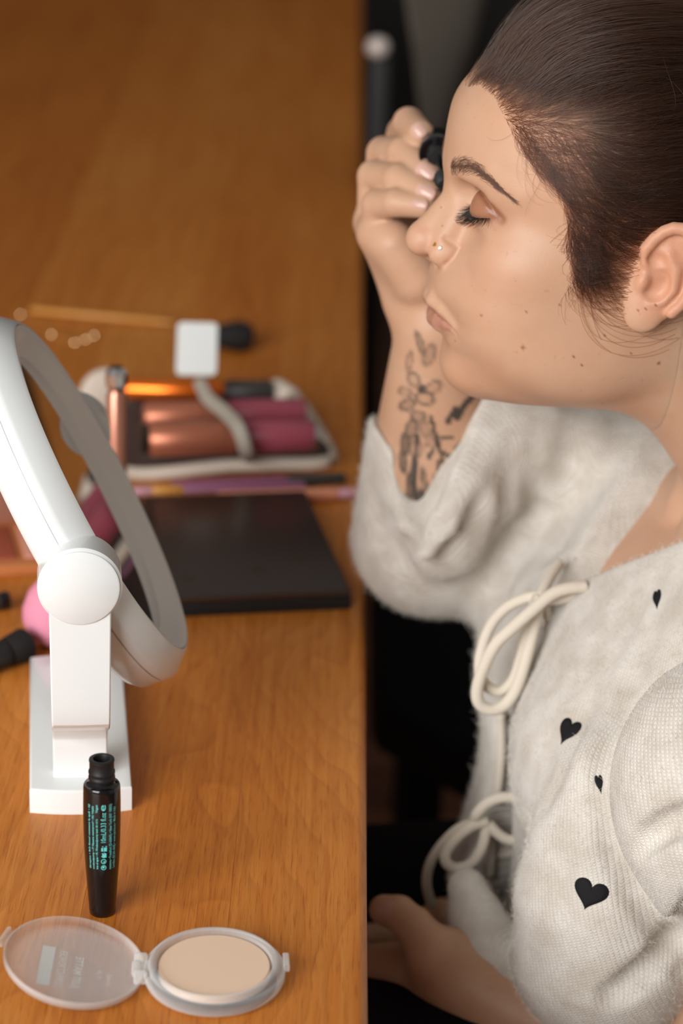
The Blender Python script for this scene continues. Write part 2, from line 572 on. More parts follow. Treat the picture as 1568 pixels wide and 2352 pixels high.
lines = [('cosnova \u2022 Frankfurt (D-65843) \u2022 New York (NY 10003)', 2.05, 0.0287, 4.9, 0.0368),
         ('London (EC4A 4AB) \u2022 www.catrice.eu \u2022 Made in Italy', 2.05, 0.0290, 7.1, 0.0345),
         ('10mL/0.33 fl.oz', 3.5, 0.0440, 1.9, 0.0172), ('e', 4.6, 0.0619, 1.8, 0.0036),
         ('iste al agua \u2022 PL Wodoodporny tusz do rz\u0119s', 1.5, 0.0292, -2.1, 0.0285), ('Vegan', 1.6, 0.0610, -2.1, 0.0044),
         ('wodoodporny \u2022 IT Mascara waterproof \u2022 HU V\u00edz\u00e1ll\u00f3', 1.5, 0.0290, -4.1, 0.0355),
         ('\u0161kropics \u2022 RO Rimel rezistent la ap\u0103 \u2022 SE', 1.5, 0.0290, -6.2, 0.0360)]
for s, size, z0, am, ln in lines:
    vs, fs = text_mesh(s, size / 1000, 'LEFT', 1.0, 1.0, 0.00002)
    w_ = max(q[0] for q in vs)
    vs = [(q[0] * ln / w_, q[1], 0.0) for q in vs]
    vs, fs = subdiv(vs, fs, 1)
    mesh_obj('lettering', wrap(vs, z0, am, 'lettering'), fs, M['ink_teal'], tube_root, False)
# small symbols in a row
for k, z in enumerate((0.0302, 0.0338)):
    vs, fs = disc_shape(0, 0.0006, 0.0014, 20, 0.0010)
    v2, f2 = disc_shape(0.0002, 0.0007, 0.00065, 8) if k == 0 else disc_shape(-0.0003, 0.0003, 0.0005, 8)
    fs = fs + [tuple(i + len(vs) for i in q) for q in f2]; vs = vs + v2
    mesh_obj('symbol', wrap(vs, z, 1.4, 's'), fs, M['ink_teal'], tube_root, False)
hx = [(-0.0014, -0.0008, 0), (0.0008, -0.0008, 0), (0.0014, 0.0002, 0), (0.0010, 0.0016, 0), (0.0001, 0.0012, 0), (-0.0008, 0.0018, 0), (-0.0015, 0.0008, 0)]
mesh_obj('symbol', wrap(hx, 0.0374, 1.4, 's'), [tuple(range(7))], M['ink_teal'], tube_root, False)
jar, jf = [], []
for q in [(-0.0014, -0.0010, 0.0008, 0.0006), (-0.0013, 0.0009, 0.0007, 0.0018), (0.0011, -0.0010, 0.0016, 0.0014)]:
    s0 = len(jar); jar += [(q[0], q[1], 0), (q[2], q[1], 0), (q[2], q[3], 0), (q[0], q[3], 0)]; jf.append((s0, s0 + 1, s0 + 2, s0 + 3))
mesh_obj('symbol', wrap(jar, 0.0409, 1.4, 's'), jf, M['ink_teal'], tube_root, False)

# ------------------------------------------------------------------ powder compact, lid folded open
cc = T(492, 2252)
comp = empty('powder_compact', cc, math.radians(4), 'open clear plastic compact with pressed beige powder, lid folded flat', 'compact')
RB = 0.0338
pb = [(0, 0.0), (RB - 0.004, 0.0), (RB - 0.0008, 0.0016), (RB, 0.004), (RB, 0.0068), (RB - 0.0006, 0.0076), (RB - 0.0022, 0.0080),
      (RB - 0.0026, 0.0100), (RB - 0.0034, 0.0108), (RB - 0.0050, 0.0108), (RB - 0.0062, 0.0102), (RB - 0.0068, 0.0070), (RB - 0.0068, 0.0045), (0, 0.0045)]
v, f = lathe(pb, 96)
mesh_obj('tray', v, f, M['tray'], comp, True, None, None, 50)
RP = RB - 0.0072
v, f = lathe([(0, 0.0048), (RP, 0.0048), (RP, 0.0082), (RP - 0.0006, 0.0088), (0, 0.0090)], 96)
mesh_obj('powder', v, f, M['powder'], comp, True, None, None, 40)
box('catch', (0.003, 0.012, 0.0035), M['tray'], comp, (RB + 0.0004, 0.003, 0.0080), bev=0.0006)
for yy in (-0.0075, 0.0075):
    box('hinge', (0.0065, 0.0045, 0.0065), M['tray'], comp, (-RB - 0.0012, yy, 0.0070), bev=0.0012)
box('hinge_pin', (0.0042, 0.0102, 0.0042), M['tray'], comp, (-RB - 0.0034, 0, 0.0068), bev=0.0014)
LID = bpy.data.objects.new('lid', None)
lr = 0.0338
lp = [(0, 0.0), (lr - 0.0045, 0.0), (lr - 0.0016, 0.0009), (lr - 0.0003, 0.0028), (lr, 0.0058), (lr - 0.0009, 0.0058), (lr - 0.0013, 0.0030), (lr - 0.0024, 0.0020), (lr - 0.0050, 0.0012), (0, 0.0012)]
v, f = lathe(lp, 96)
LID_T = Matrix.Translation((-RB + 0.0004 - lr, 0.0014, 0.0062)) @ Euler((math.radians(3.0), math.radians(10.0), math.radians(-3))).to_matrix().to_4x4()
lid = mesh_obj('lid', xf(v, LID_T), f, M['lid'], comp, True, None, None, 50)
box('lid_catch', (0.0022, 0.013, 0.004), M['lid'], lid, tuple(LID_T @ Vector((-lr - 0.0005, 0.010, 0.0042))), rot=(0, 0, -0.3), bev=0.0006)


def lid_print(vs, fs, x, y, name='lettering', m=None):
    # printed on the outside of the lid, so it reads mirrored from inside; baseline runs along +y
    out = []
    for tx, ty, _ in vs:
        out.append(tuple(LID_T @ Vector((x + ty, y + tx, -0.00008))))
    mesh_obj(name, out, fs, m or M['ink_white'], lid, False)


for s, size, x, y, xs, bold in [('JUST MATTE', 5.4, 0.0008, -0.0145, 0.84, 0.00006), ('COMPACT POWDER', 5.4, -0.0072, -0.0160, 0.58, 0.0),
                                ('trend', 4.0, 0.0165, -0.0085, 1.0, 0.0), ('IT UP', 3.2, 0.0118, -0.0045, 0.9, 0.0)]:
    vs, fs = text_mesh(s, size / 1000, 'LEFT', 1.0, xs, bold)
    lid_print(vs, fs, x, y)
lid_print([(0, 0, 0), (0.0305, 0, 0), (0.0305, 0.0062, 0), (0, 0.0062, 0)], [(0, 1, 2, 3)], -0.0158, -0.0160, 'print_box')

# ------------------------------------------------------------------ make-up lying further back on the table
M['piping'] = noise_bump(mat('cream_piping', srgb(222, 205, 188), 0.7), 800, 0.3, 0.0005)
M['pouch'] = noise_bump(mat('dark_pouch_cloth', srgb(72, 52, 46), 0.75), 700, 0.3, 0.0005)
M['strap'] = mat('grey_elastic', srgb(176, 166, 152), 0.7)
M['label'] = mat('white_tag', srgb(232, 232, 228), 0.6)
M['mauve'] = mat('mauve_lacquer', srgb(160, 74, 88), 0.3)
M['terra'] = mat('terracotta_metal', srgb(190, 116, 88), 0.35, metal=0.5)
M['purple'] = mat('purple_lacquer', srgb(150, 92, 120), 0.35)
M['peach'] = mat('peach_lacquer', srgb(232, 152, 118), 0.35)
M['lilac'] = mat('lilac_lacquer', srgb(206, 150, 160), 0.4)
M['bristle'] = mat('dark_bristle', srgb(22, 18, 17), 0.8)
M['sponge'] = noise_bump(mat('pink_foam', srgb(232, 148, 172), 0.9, spec=0.2), 1200, 0.3, 0.0004)
M['palette_lid'] = mat('dark_palette_lid', srgb(60, 45, 37), 0.30, spec=0.5)
M['emboss'] = mat('faded_gilt', srgb(92, 70, 52), 0.35, metal=0.6)
M['palegold'] = mat('pale_gold', srgb(246, 214, 168), 0.12, metal=1.0)
M['tanpen'] = mat('amber_lacquer', srgb(214, 150, 74), 0.35)
M['tan'] = mat('tan_card', srgb(196, 120, 70), 0.5)


def lathe_between(name, a, b, prof, m, parent=None, seg=32):
    """profile (r, t in 0..1) revolved about the line a->b"""
    a, b = Vector(a), Vector(b)
    d = b - a
    q = d.to_track_quat('Z', 'Y').to_matrix().to_4x4()
    v, f = lathe([(r, t * d.length) for r, t in prof], seg)
    o = mesh_obj(name, [tuple(Matrix.Translation(a) @ q @ Vector(p)) for p in v], f, m, parent, True, None, None, 40)
    return o


def child_world(o, parent):
    """keep o where it is in the world and hang it under parent"""
    o.parent = parent
    o.matrix_parent_inverse = Matrix.Translation(-Vector(parent.location)) if parent.type == 'EMPTY' else parent.matrix_world.inverted()
    return o


def stick(name, a, b, segs, label=None, cat=None, group=None):
    """segs: list of (part name, t0, t1, r0, r1, material) along a->b"""
    a, b = np.array(a, float), np.array(b, float)
    root = empty(name, tuple((a + b) / 2), 0, label, cat, group)
    for nm, t0, t1, r0, r1, m in segs:
        p, q = a + (b - a) * t0, a + (b - a) * t1
        e = min(0.12, 0.25 * max(r0, r1) / (np.linalg.norm(q - p) + 1e-9))
        o = lathe_between(nm, p, q, [(0, 0), (r0 * 0.82, 0), (r0, e), (r1, 1 - e), (r1 * 0.82, 1), (0, 1)], m, None, 28)
        child_world(o, root)
    return root


# dark square palette, closed
A, B = T(805, 1400), T(700, 1166)
side = B - A; LN = np.linalg.norm(side); ang = math.atan2(side[1], side[0]) - math.pi / 2
PW = 0.150
pal = empty('eyeshadow_palette', tuple((A + B) / 2 + np.array([-math.cos(ang), -math.sin(ang), 0]) * PW / 2), ang,
            'closed dark brown square palette lying flat near the table edge', 'palette')
box('case', (PW, LN, 0.0085), M['black_matte'], pal, (0, 0, 0.0043), bev=0.0012)
lidp = box('lid', (PW - 0.0008, LN - 0.0008, 0.0050), M['palette_lid'], pal, (0, 0, 0.0112), bev=0.0014)
rgp = random.Random(8)
for k in range(9):
    x, y, r = rgp.uniform(-0.05, 0.05), rgp.uniform(-0.06, 0.06), rgp.uniform(0.004, 0.007)
    vs, fs = disc_shape(x, y, r, 24, r * 0.55)
    mesh_obj('embossed_motif', [(p[0], p[1], 0.01378) for p in vs], fs, M['emboss'], lidp, False, (0, 0, -0.0112))

# slim pencils
zt = TABLE_Z + 0.0042
stick('makeup_pencil', T(395, 1118, zt), T(792, 1098, zt), [('barrel', 0.0, 0.66, 0.0042, 0.0042, M['purple']), ('cap', 0.66, 1.0, 0.0046, 0.0042, M['graphite'])],
      'dark purple pencil with a charcoal cap, next to the pouch', 'pencil', 'pencils in front of the brush pouch')
stick('makeup_pencil', T(300, 1130, zt), T(700, 1119, zt), [('tip', 0, 0.12, 0.003, 0.004, M['lilac']), ('ferrule', 0.12, 0.30, 0.0042, 0.0042, M['tanpen']), ('barrel', 0.30, 1.0, 0.0044, 0.0042, M['purple'])],
      'lilac pencil brush with an amber ferrule between two pencils', 'brush', 'pencils in front of the brush pouch')
stick('makeup_pencil', T(310, 1152, zt + 0.0005), T(826, 1132, zt + 0.0005), [('barrel', 0.0, 0.36, 0.0040, 0.0045, M['tan']), ('sleeve', 0.36, 0.90, 0.0050, 0.0050, M['peach']), ('cap', 0.90, 1.0, 0.0040, 0.0038, M['lilac'])],
      'peach and tan pencil with lilac end reaching the sleeve', 'pencil', 'pencils in front of the brush pouch')

# brush pouch: flat dark cloth with cream piping, rolled tubes strapped on it
PA, PB = T(292, 1104), T(745, 1082)
pc = (PA + PB) / 2
pdir = (PB - PA) / np.linalg.norm(PB - PA)
pn = np.array([-pdir[1], pdir[0], 0])
plen = np.linalg.norm(PB - PA) + 0.02
pa = math.atan2(pdir[1], pdir[0])
PD = 0.155
pouch = empty('brush_pouch', (*(pc + pn * PD / 2)[:2], TABLE_Z), pa, 'dark fabric brush pouch edged with cream piping', 'pouch')
bm = bmesh.new()
bmesh.ops.create_grid(bm, x_segments=28, y_segments=20, size=0.5)
for v in bm.verts:
    x, y = v.co.x * plen, v.co.y * PD
    edge = max(abs(v.co.x), abs(v.co.y)) * 2
    z = 0.016 * (1 - edge ** 3) + 0.006 + 0.002 * math.sin(x * 60) * math.cos(y * 55)
    cr = max(0, abs(v.co.x) * 2 - 0.8) * max(0, abs(v.co.y) * 2 - 0.7)
    v.co = Vector((x * (1 - 0.5 * cr), y * (1 - 0.5 * cr), max(z, 0.005)))
me = bpy.data.meshes.new('flap'); bm.to_mesh(me); bm.free()
fl = link_mesh('flap', me, M['pouch'], pouch, True)
md = fl.modifiers.new('solid', 'SOLIDIFY'); md.thickness = 0.0045; md.offset = -1
loop = []
for k in range(81):
    a = 2 * math.pi * k / 80
    c, s = math.cos(a), math.sin(a)
    x = math.copysign(abs(c) ** 0.28, c) * plen / 2
    y = math.copysign(abs(s) ** 0.28, s) * PD / 2
    loop.append((x, y, 0.0062 + 0.0022 * math.sin(x * 40 + 1.0)))
v, f = tube(loop, 0.0052, 12, False)
mesh_obj('piping', v, f, M['piping'], pouch, True)


def on_pouch(u, v, z):
    return T(u, v, TABLE_Z + z)


def roll(name, ua, ub, z, segs, label, cat):
    return stick(name, on_pouch(*ua, z), on_pouch(*ub, z), segs, label, cat)


roll('makeup_tube', (322, 1010), (726, 1000), 0.034, [('cap', 0.0, 0.045, 0.0115, 0.0115, M['black_gloss']), ('barrel', 0.045, 0.55, 0.0125, 0.0125, M['terra']), ('sleeve', 0.55, 0.985, 0.0125, 0.0120, M['mauve']), ('end', 0.985, 1.0, 0.010, 0.009, M['silver'])],
     'terracotta and mauve tube strapped across the pouch', 'tube')
roll('makeup_tube', (330, 958), (700, 948), 0.033, [('barrel', 0.0, 0.52, 0.0115, 0.0115, M['terra']), ('sleeve', 0.52, 1.0, 0.0115, 0.0110, M['mauve'])],
     'dull rose tube behind the terracotta one on the pouch', 'tube')
roll('makeup_brush', (285, 893), (626, 903), 0.036, [('handle', 0.0, 0.675, 0.0085, 0.0085, M['copper']), ('ferrule', 0.675, 1.0, 0.0092, 0.0096, M['graphite'])],
     'bright orange metallic brush handle with graphite ferrule', 'brush')
roll('makeup_sponge', (626, 905), (672, 925), 0.030, [('foam', 0.0, 1.0, 0.013, 0.011, M['piping'])], 'small cream puff at the end of the graphite ferrule', 'puff')
# strap over the roll and the white tag standing up from it
strap = empty('elastic_strap', tuple(on_pouch(560, 1050, 0.02)), 0, 'grey elastic strap holding the tubes on the pouch', 'strap')
sp = [on_pouch(572, 1060, 0.010), on_pouch(566, 1040, 0.030), on_pouch(548, 985, 0.048), on_pouch(520, 950, 0.050), on_pouch(478, 915, 0.049), on_pouch(464, 890, 0.050), on_pouch(456, 872, 0.052)]
pth = catmull(sp, 6)
v, f = tube(pth, 0.0052, 14, True, 0.35)
o = mesh_obj('band', v, f, M['strap'], None, True); child_world(o, strap)
# tag: upright card, slightly rounded
tg0, tg1 = P(450, 862, 1.79), P(448, 742, 1.81)
hh = np.linalg.norm(tg1 - tg0)
tagr = empty('price_tag', tuple(tg0), math.radians(2), 'blank white tag standing upright above the strap', 'tag')
tilt = math.atan2(tg1[1] - tg0[1], tg1[2] - tg0[2])
bm = bmesh.new(); bmesh.ops.create_cube(bm, size=1.0)
for v in bm.verts: v.co = Vector((v.co.x * 0.0300, v.co.y * 0.0016, (v.co.z + 0.5) * hh))
bmesh.ops.bevel(bm, geom=[e for e in bm.edges if abs(e.verts[0].co.y - e.verts[1].co.y) > 1e-4], offset=0.004, segments=5, profile=0.5, affect='EDGES')
me = bpy.data.meshes.new('card'); bm.to_mesh(me); bm.free()
link_mesh('card', me, M['label'], tagr, True, None, (-tilt, 0, 0), 35)

# black fluffy brush further back
bb = empty('makeup_brush', tuple(T(535, 775)), 0, 'black fluffy brush head lying behind the white tag', 'brush')
o = lathe_between('bristles', T(492, 772, TABLE_Z + 0.013), T(585, 772, TABLE_Z + 0.013), [(0, 0), (0.008, 0), (0.011, 0.25), (0.0135, 0.6), (0.011, 0.88), (0.005, 0.98), (0, 1)], M['bristle']); child_world(o, bb)
o = lathe_between('ferrule', T(420, 770, TABLE_Z + 0.010), T(494, 772, TABLE_Z + 0.012), [(0, 0), (0.006, 0), (0.0085, 1), (0, 1)], M['black_gloss']); child_world(o, bb)

# standing rose bottle with faceted clear cap, and a pale round case behind it
rp = P(268, 1068, 1.60)
rose = empty('lip_gloss', (rp[0], rp[1], TABLE_Z), 0, 'upright rose lip gloss bottle with sparkling clear cap', 'lip gloss')
zb = TABLE_Z
top = P(262, 868, 1.60); top2 = P(264, 812, 1.60)
hb = top[2] - zb; hc = top2[2] - zb
v, f = lathe([(0, 0), (0.0062, 0), (0.0068, 0.002), (0.0068, hb - 0.004), (0.0045, hb), (0, hb)], 40)
mesh_obj('bottle', v, f, M['rosegold'], rose, True, None, None, 40)
v, f = lathe([(0, hb), (0.0060, hb), (0.0072, hb + 0.003), (0.0072, hc - 0.004), (0.0045, hc), (0, hc)], 8)
mesh_obj('cap', v, f, M['silver'], rose, False)
rc = T(222, 960)
case = empty('round_case', (rc[0] + 0.010, rc[1] - 0.01, TABLE_Z), 0, 'pale rose round case propped behind the lip gloss', 'compact')
v, f = lathe([(0, -0.006), (0.018, -0.005), (0.021, -0.003), (0.021, 0.003), (0.018, 0.005), (0, 0.006)], 48)
mesh_obj('shell', [(p[0], p[2], p[1] + 0.021) for p in v], f[:], M['piping'], case, True, None, (math.radians(-12), 0, math.radians(24)), 40)

# thin gold chain with beads on the boards behind the mirror
ch = empty('gold_chain', tuple(T(160, 775)), 0, 'fine gold link chain glinting on the boards behind the mirror', 'necklace')
bpts = [(47, 722), (70, 732), (118, 768), (140, 778), (171, 786), (196, 780), (214, 772), (232, 756)]
pth = catmull([T(u, v_, TABLE_Z + 0.0012) for u, v_ in bpts], 6)
v, f = tube(pth, 0.0005, 6); o = mesh_obj('chain', v, f, M['tanpen'], None, True); child_world(o, ch)
bpts = [(47, 722), (118, 768), (171, 787), (196, 780), (216, 771)]
for u, v_ in bpts:          # added flat links, each angled to glint window light at the camera
    c = T(u, v_, TABLE_Z + 0.002)
    hv_ = Vector(CAM_LOC - c).normalized() + Vector((-1.35, -0.95, 1.85) - c).normalized()
    qq = (hv_.normalized() + Vector((rgp.uniform(-.06, .06), rgp.uniform(-.06, .06), 0))).to_track_quat('Z', 'Y').to_matrix()
    vv, ff = lathe([(0, -0.0003), (0.0006, -0.0003), (0.0008, 0), (0.0006, 0.0003), (0, 0.0003)], 14)
    o = mesh_obj('link', [tuple(qq @ Vector(p) + Vector(c)) for p in vv], ff, M['palegold'], None, False); child_world(o, ch)
gb = stick('gold_liner', T(70, 712, zt), T(398, 742, zt), [('barrel', 0, 0.85, 0.0026, 0.0026, M['tanpen']), ('tip', 0.85, 1, 0.0024, 0.001, M['tanpen'])],
           'slim amber pen lying beyond the gold chain', 'pen')

# behind the mirror on the left: sponge, brushes, open palette
sr = T(108, 1515)
spg = empty('makeup_sponge', (sr[0] + 0.004, sr[1] + 0.024, TABLE_Z), 0, 'pink egg-shaped sponge peeking out behind the mirror stand', 'sponge')
v, f = lathe([(0, 0), (0.011, 0.0015), (0.018, 0.007), (0.0215, 0.016), (0.0215, 0.024), (0.018, 0.034), (0.011, 0.043), (0.005, 0.048), (0, 0.0495)], 48)
mesh_obj('foam', v, f, M['sponge'], spg, True)
stick('makeup_brush', T(-60, 1530, TABLE_Z + 0.009), T(62, 1478, TABLE_Z + 0.010), [('handle', 0, 0.6, 0.007, 0.009, M['black_matte']), ('bristles', 0.6, 1.0, 0.009, 0.0105, M['bristle'])],
      'black brush lying beside the pink sponge', 'brush')
stick('makeup_brush', T(-80, 1390, TABLE_Z + 0.006), T(22, 1378, TABLE_Z + 0.006), [('handle', 0, 0.8, 0.005, 0.006, M['graphite']), ('ferrule', 0.8, 1.0, 0.006, 0.006, M['black_gloss'])],
      'graphite brush handle at the left behind the sponge', 'brush')
op = T(20, 1330)
opal = empty('blush_palette', (op[0] - 0.03, op[1] + 0.035, TABLE_Z), math.radians(14), 'open tan blush palette with warm pans behind the mirror', 'palette')
box('case', (0.13, 0.075, 0.008), M['tan'], opal, (0, 0, 0.004), bev=0.001)
for k, cc_ in enumerate([(188, 104, 74), (206, 132, 104), (164, 84, 62), (214, 150, 128)]):
    box('pan', (0.026, 0.055, 0.002), mat('pan_powder', srgb(*cc_), 0.9, spec=0.1), opal, (-0.047 + k * 0.031, 0, 0.0085), bev=0.0006)
ld = box('lid', (0.13, 0.006, 0.062), M['rosegold'], opal, (0, 0.052, 0.033), rot=(math.radians(-22), 0, 0), bev=0.001)

# ------------------------------------------------------------------ smooth implicit modelling (millimetres, head frame)
YAW = math.radians(7.0)
HF = np.array([-math.cos(YAW), -math.sin(YAW), 0.0])     # the way the face looks
HL = np.array([math.sin(YAW), -math.cos(YAW), 0.0])      # her left, towards the lens
HM = np.array([HF, HL, [0.0, 0.0, 1.0]])
HO = np.array([0.1490, 1.2830, 1.0405])                  # midpoint between the ear canals


def to_world(p):
    return HO + (np.asarray(p, float) @ HM) / 1000.0


def to_head(p):
    return (np.asarray(p, float) - HO) @ HM.T * 1000.0


def hp(u, v, y):
    """head-frame point seen at photo pixel (u, v) on the plane y = const (mm)"""
    d = ray(u, v)
    t = (y / 1000 - np.dot(HL, CAM_LOC - HO)) / np.dot(HL, d)
    return to_head(CAM_LOC + d * t)


def hd(u, v, depth):
    return to_head(P(u, v, depth))


def pix(p):
    """head-frame points -> photo pixels and depth"""
    c = (to_world(p) - CAM_LOC) @ CAM_ROT
    return np.stack([CX + FPX * c[..., 0] / -c[..., 2], CY - FPX * c[..., 1] / -c[..., 2], -c[..., 2]], -1)


def smin(a, b, k):
    h = np.clip(0.5 + 0.5 * (b - a) / k, 0, 1)
    return b + (a - b) * h - k * h * (1 - h)


def smax(a, b, k):
    return -smin(-a, -b, k)


def ell(p, c, r):
    q = p - np.asarray(c, np.float32)
    r = np.asarray(r, np.float32)
    k0 = np.sqrt(((q / r) ** 2).sum(-1))
    k1 = np.sqrt(((q / (r * r)) ** 2).sum(-1)) + 1e-9
    return k0 * (k0 - 1) / k1


def ellrot(p, c, r, R):
    """R rows = local axes"""
    q = (p - np.asarray(c, np.float32)) @ np.asarray(R, np.float32).T
    return ell(q, (0, 0, 0), r)


def cone(p, a, b, ra, rb):
    a = np.asarray(a, np.float32); b = np.asarray(b, np.float32)
    ab = b - a
    t = np.clip(((p - a) @ ab) / float(ab @ ab), 0, 1)
    q = p - a - t[:, None] * ab
    return np.sqrt((q * q).sum(-1)) - (ra + (rb - ra) * t)


def chain(p, pts, rad, k=0.0):
    d = None
    for i in range(len(pts) - 1):
        e = cone(p, pts[i], pts[i + 1], rad[i], rad[i + 1])
        d = e if d is None else (smin(d, e, k) if k > 0 else np.minimum(d, e))
    return d


def far_from(p, pts, rad, margin):
    """True when a batch of points lies wholly clear of a chain"""
    pts = np.asarray(pts); r = float(np.max(rad)) + margin
    return bool(np.any(p.min(0) > pts.max(0) + r) or np.any(p.max(0) < pts.min(0) - r))


def frame(fwd, up):
    f = np.array(fwd, float); f /= np.linalg.norm(f)
    u = np.array(up, float); u -= f * (u @ f); u /= np.linalg.norm(u)
    return np.array([f, np.cross(u, f), u])


from concurrent.futures import ThreadPoolExecutor


def sdf_polygonise(fn, lo, hi, h, B=16, lip=1.35, project=1, skip=()):
    """sparse surface nets over fn(points, box_lo, box_hi)"""
    lo = np.array(lo, float); hi = np.array(hi, float)
    s = B * h
    nb = np.ceil((hi - lo) / s).astype(int)
    g = np.stack(np.meshgrid(*[np.arange(n) for n in nb], indexing='ij'), -1).reshape(-1, 3)
    cen = (lo + (g + 0.5) * s).astype(np.float32)
    d = np.concatenate([fn(c, c.min(0), c.max(0)) for c in np.array_split(cen, max(1, len(cen) // 4000))])
    near_ = np.abs(d) < s * 0.87 * lip
    for l2, h2 in skip:
        near_ &= ~((cen - s / 2 > np.array(l2)).all(1) & (cen + s / 2 < np.array(h2)).all(1))
    keep = g[near_]
    # second, finer cull: split every kept block in eight
    B2 = B // 2
    offs = np.array([(i, j, k) for i in (0, 1) for j in (0, 1) for k in (0, 1)])
    sub = (keep[:, None, :] * 2 + offs[None]).reshape(-1, 3)
    cen = (lo + (sub + 0.5) * (s / 2)).astype(np.float32)
    d = np.concatenate([fn(c, c.min(0), c.max(0)) for c in np.array_split(cen, max(1, len(cen) // 256))])
    ok_ = np.abs(d) < (s / 2) * 0.87 * 1.18
    for l2, h2 in skip:
        ok_ &= ~((cen - s / 4 > np.array(l2)).all(1) & (cen + s / 4 < np.array(h2)).all(1))
    parent = np.repeat(np.arange(len(keep)), 8)[ok_]
    sub = sub[ok_]
    ax = np.arange(B2 + 1)
    loc = np.stack(np.meshgrid(ax, ax, ax, indexing='ij'), -1).reshape(-1, 3)
    st = np.flatnonzero(np.r_[True, parent[1:] != parent[:-1]]) if len(parent) else np.array([], int)

    def evaluate(ab):
        bases = sub[ab[0]:ab[1]] * B2
        pts = (lo + (bases[:, None, :] + loc[None]) * h).astype(np.float32)
        fl_ = pts.reshape(-1, 3)
        Dall = fn(fl_, fl_.min(0), fl_.max(0)).reshape(len(bases), B2 + 1, B2 + 1, B2 + 1)
        return [(bases[i], Dall[i]) for i in range(len(bases))]
    with ThreadPoolExecutor(4) as ex:
        jobs = [j for r_ in ex.map(evaluate, list(zip(st, np.r_[st[1:], len(parent)]))) for j in r_]
    B = B2
    KEY = 4096
    ck, cv, quads = [], [], []
    edges = [((0, 0, 0), (1, 0, 0)), ((0, 1, 0), (1, 1, 0)), ((0, 0, 1), (1, 0, 1)), ((0, 1, 1), (1, 1, 1)),
             ((0, 0, 0), (0, 1, 0)), ((1, 0, 0), (1, 1, 0)), ((0, 0, 1), (0, 1, 1)), ((1, 0, 1), (1, 1, 1)),
             ((0, 0, 0), (0, 0, 1)), ((1, 0, 0), (1, 0, 1)), ((0, 1, 0), (0, 1, 1)), ((1, 1, 0), (1, 1, 1))]
    for base, D in jobs:
        sgn = D < 0
        if sgn.all() or not sgn.any(): continue
        cnt = np.zeros((B, B, B), np.int8)
        for (a, b_, c) in [(i, j, k) for i in (0, 1) for j in (0, 1) for k in (0, 1)]:
            cnt += sgn[a:a + B, b_:b_ + B, c:c + B]
        act = np.argwhere((cnt > 0) & (cnt < 8))
        if not len(act): continue
        acc = np.zeros((len(act), 3)); n = np.zeros(len(act))
        for e0, e1 in edges:
            a = act + e0; b_ = act + e1
            da = D[a[:, 0], a[:, 1], a[:, 2]]; db = D[b_[:, 0], b_[:, 1], b_[:, 2]]
            m = (da < 0) != (db < 0)
            t = np.where(m, da / np.where(m, da - db, 1), 0)
            pt = np.array(e0) + t[:, None] * (np.array(e1) - np.array(e0))
            acc += pt * m[:, None]; n += m
        gi = act + base
        ck.append((gi[:, 0] * KEY + gi[:, 1]) * KEY + gi[:, 2])
        cv.append(lo + (gi + acc / n[:, None]) * h)
        for axis in range(3):
            sl0 = [slice(0, B)] * 3; sl1 = [slice(0, B)] * 3; sl1[axis] = slice(1, B + 1)
            s0, s1 = sgn[tuple(sl0)], sgn[tuple(sl1)]
            w = np.argwhere(s0 != s1)
            if not len(w): continue
            flip = s0[w[:, 0], w[:, 1], w[:, 2]]
            gi = w + base
            u, v = (axis + 1) % 3, (axis + 2) % 3
            q = []
            for du, dv in ((0, 0), (1, 0), (1, 1), (0, 1)):
                c = gi.copy(); c[:, u] -= du; c[:, v] -= dv
                q.append((c[:, 0] * KEY + c[:, 1]) * KEY + c[:, 2])
            q = np.stack(q, 1)
            q[~flip] = q[~flip][:, ::-1]
            quads.append(q)
    ck = np.concatenate(ck); cv = np.concatenate(cv); quads = np.concatenate(quads)
    o = np.argsort(ck); ck = ck[o]; cv = cv[o]
    idx = np.clip(np.searchsorted(ck, quads), 0, len(ck) - 1)
    ok = (ck[idx] == quads).all(1)
    faces = idx[ok]
    v = cv.astype(np.float32)
    for _ in range(project):
        e = 0.25 * h
        order = np.lexsort((v[:, 2] // 40, v[:, 1] // 40, v[:, 0] // 40))

        def newton(ch):
            p = v[ch]
            bl, bh = p.min(0) - 2, p.max(0) + 2
            d0 = fn(p, bl, bh)
            gr = np.stack([(fn(p + np.eye(3, dtype=np.float32)[i] * e, bl, bh) - d0) / e for i in range(3)], 1)
            g2 = (gr * gr).sum(1) + 1e-6
            st_ = (d0 / g2)[:, None] * gr
            ln = np.linalg.norm(st_, axis=1)
            st_ *= np.minimum(1, 0.5 * h / (ln + 1e-9))[:, None]
            v[ch] = p - st_
        with ThreadPoolExecutor(4) as ex:
            list(ex.map(newton, np.array_split(order, max(1, len(order) // 3000))))
    return v, faces


def fast_mesh(name, v, faces):
    me = bpy.data.meshes.new(name)
    n, m = len(v), len(faces)
    me.vertices.add(n)
    me.vertices.foreach_set('co', np.asarray(v, np.float32).ravel())
    me.loops.add(m * 4)
    me.loops.foreach_set('vertex_index', np.asarray(faces, np.int32).ravel())
    me.polygons.add(m)
    me.polygons.foreach_set('loop_start', np.arange(0, m * 4, 4, dtype=np.int32))
    me.update(calc_edges=True)
    me.validate()
    return me


def vert_normals(v, f):
    v = np.asarray(v, float)
    n = np.cross(v[f[:, 2]] - v[f[:, 0]], v[f[:, 3]] - v[f[:, 1]])
    out = np.zeros_like(v)
    for k in range(4): np.add.at(out, f[:, k], n)
    return out / (np.linalg.norm(out, axis=1)[:, None] + 1e-12)


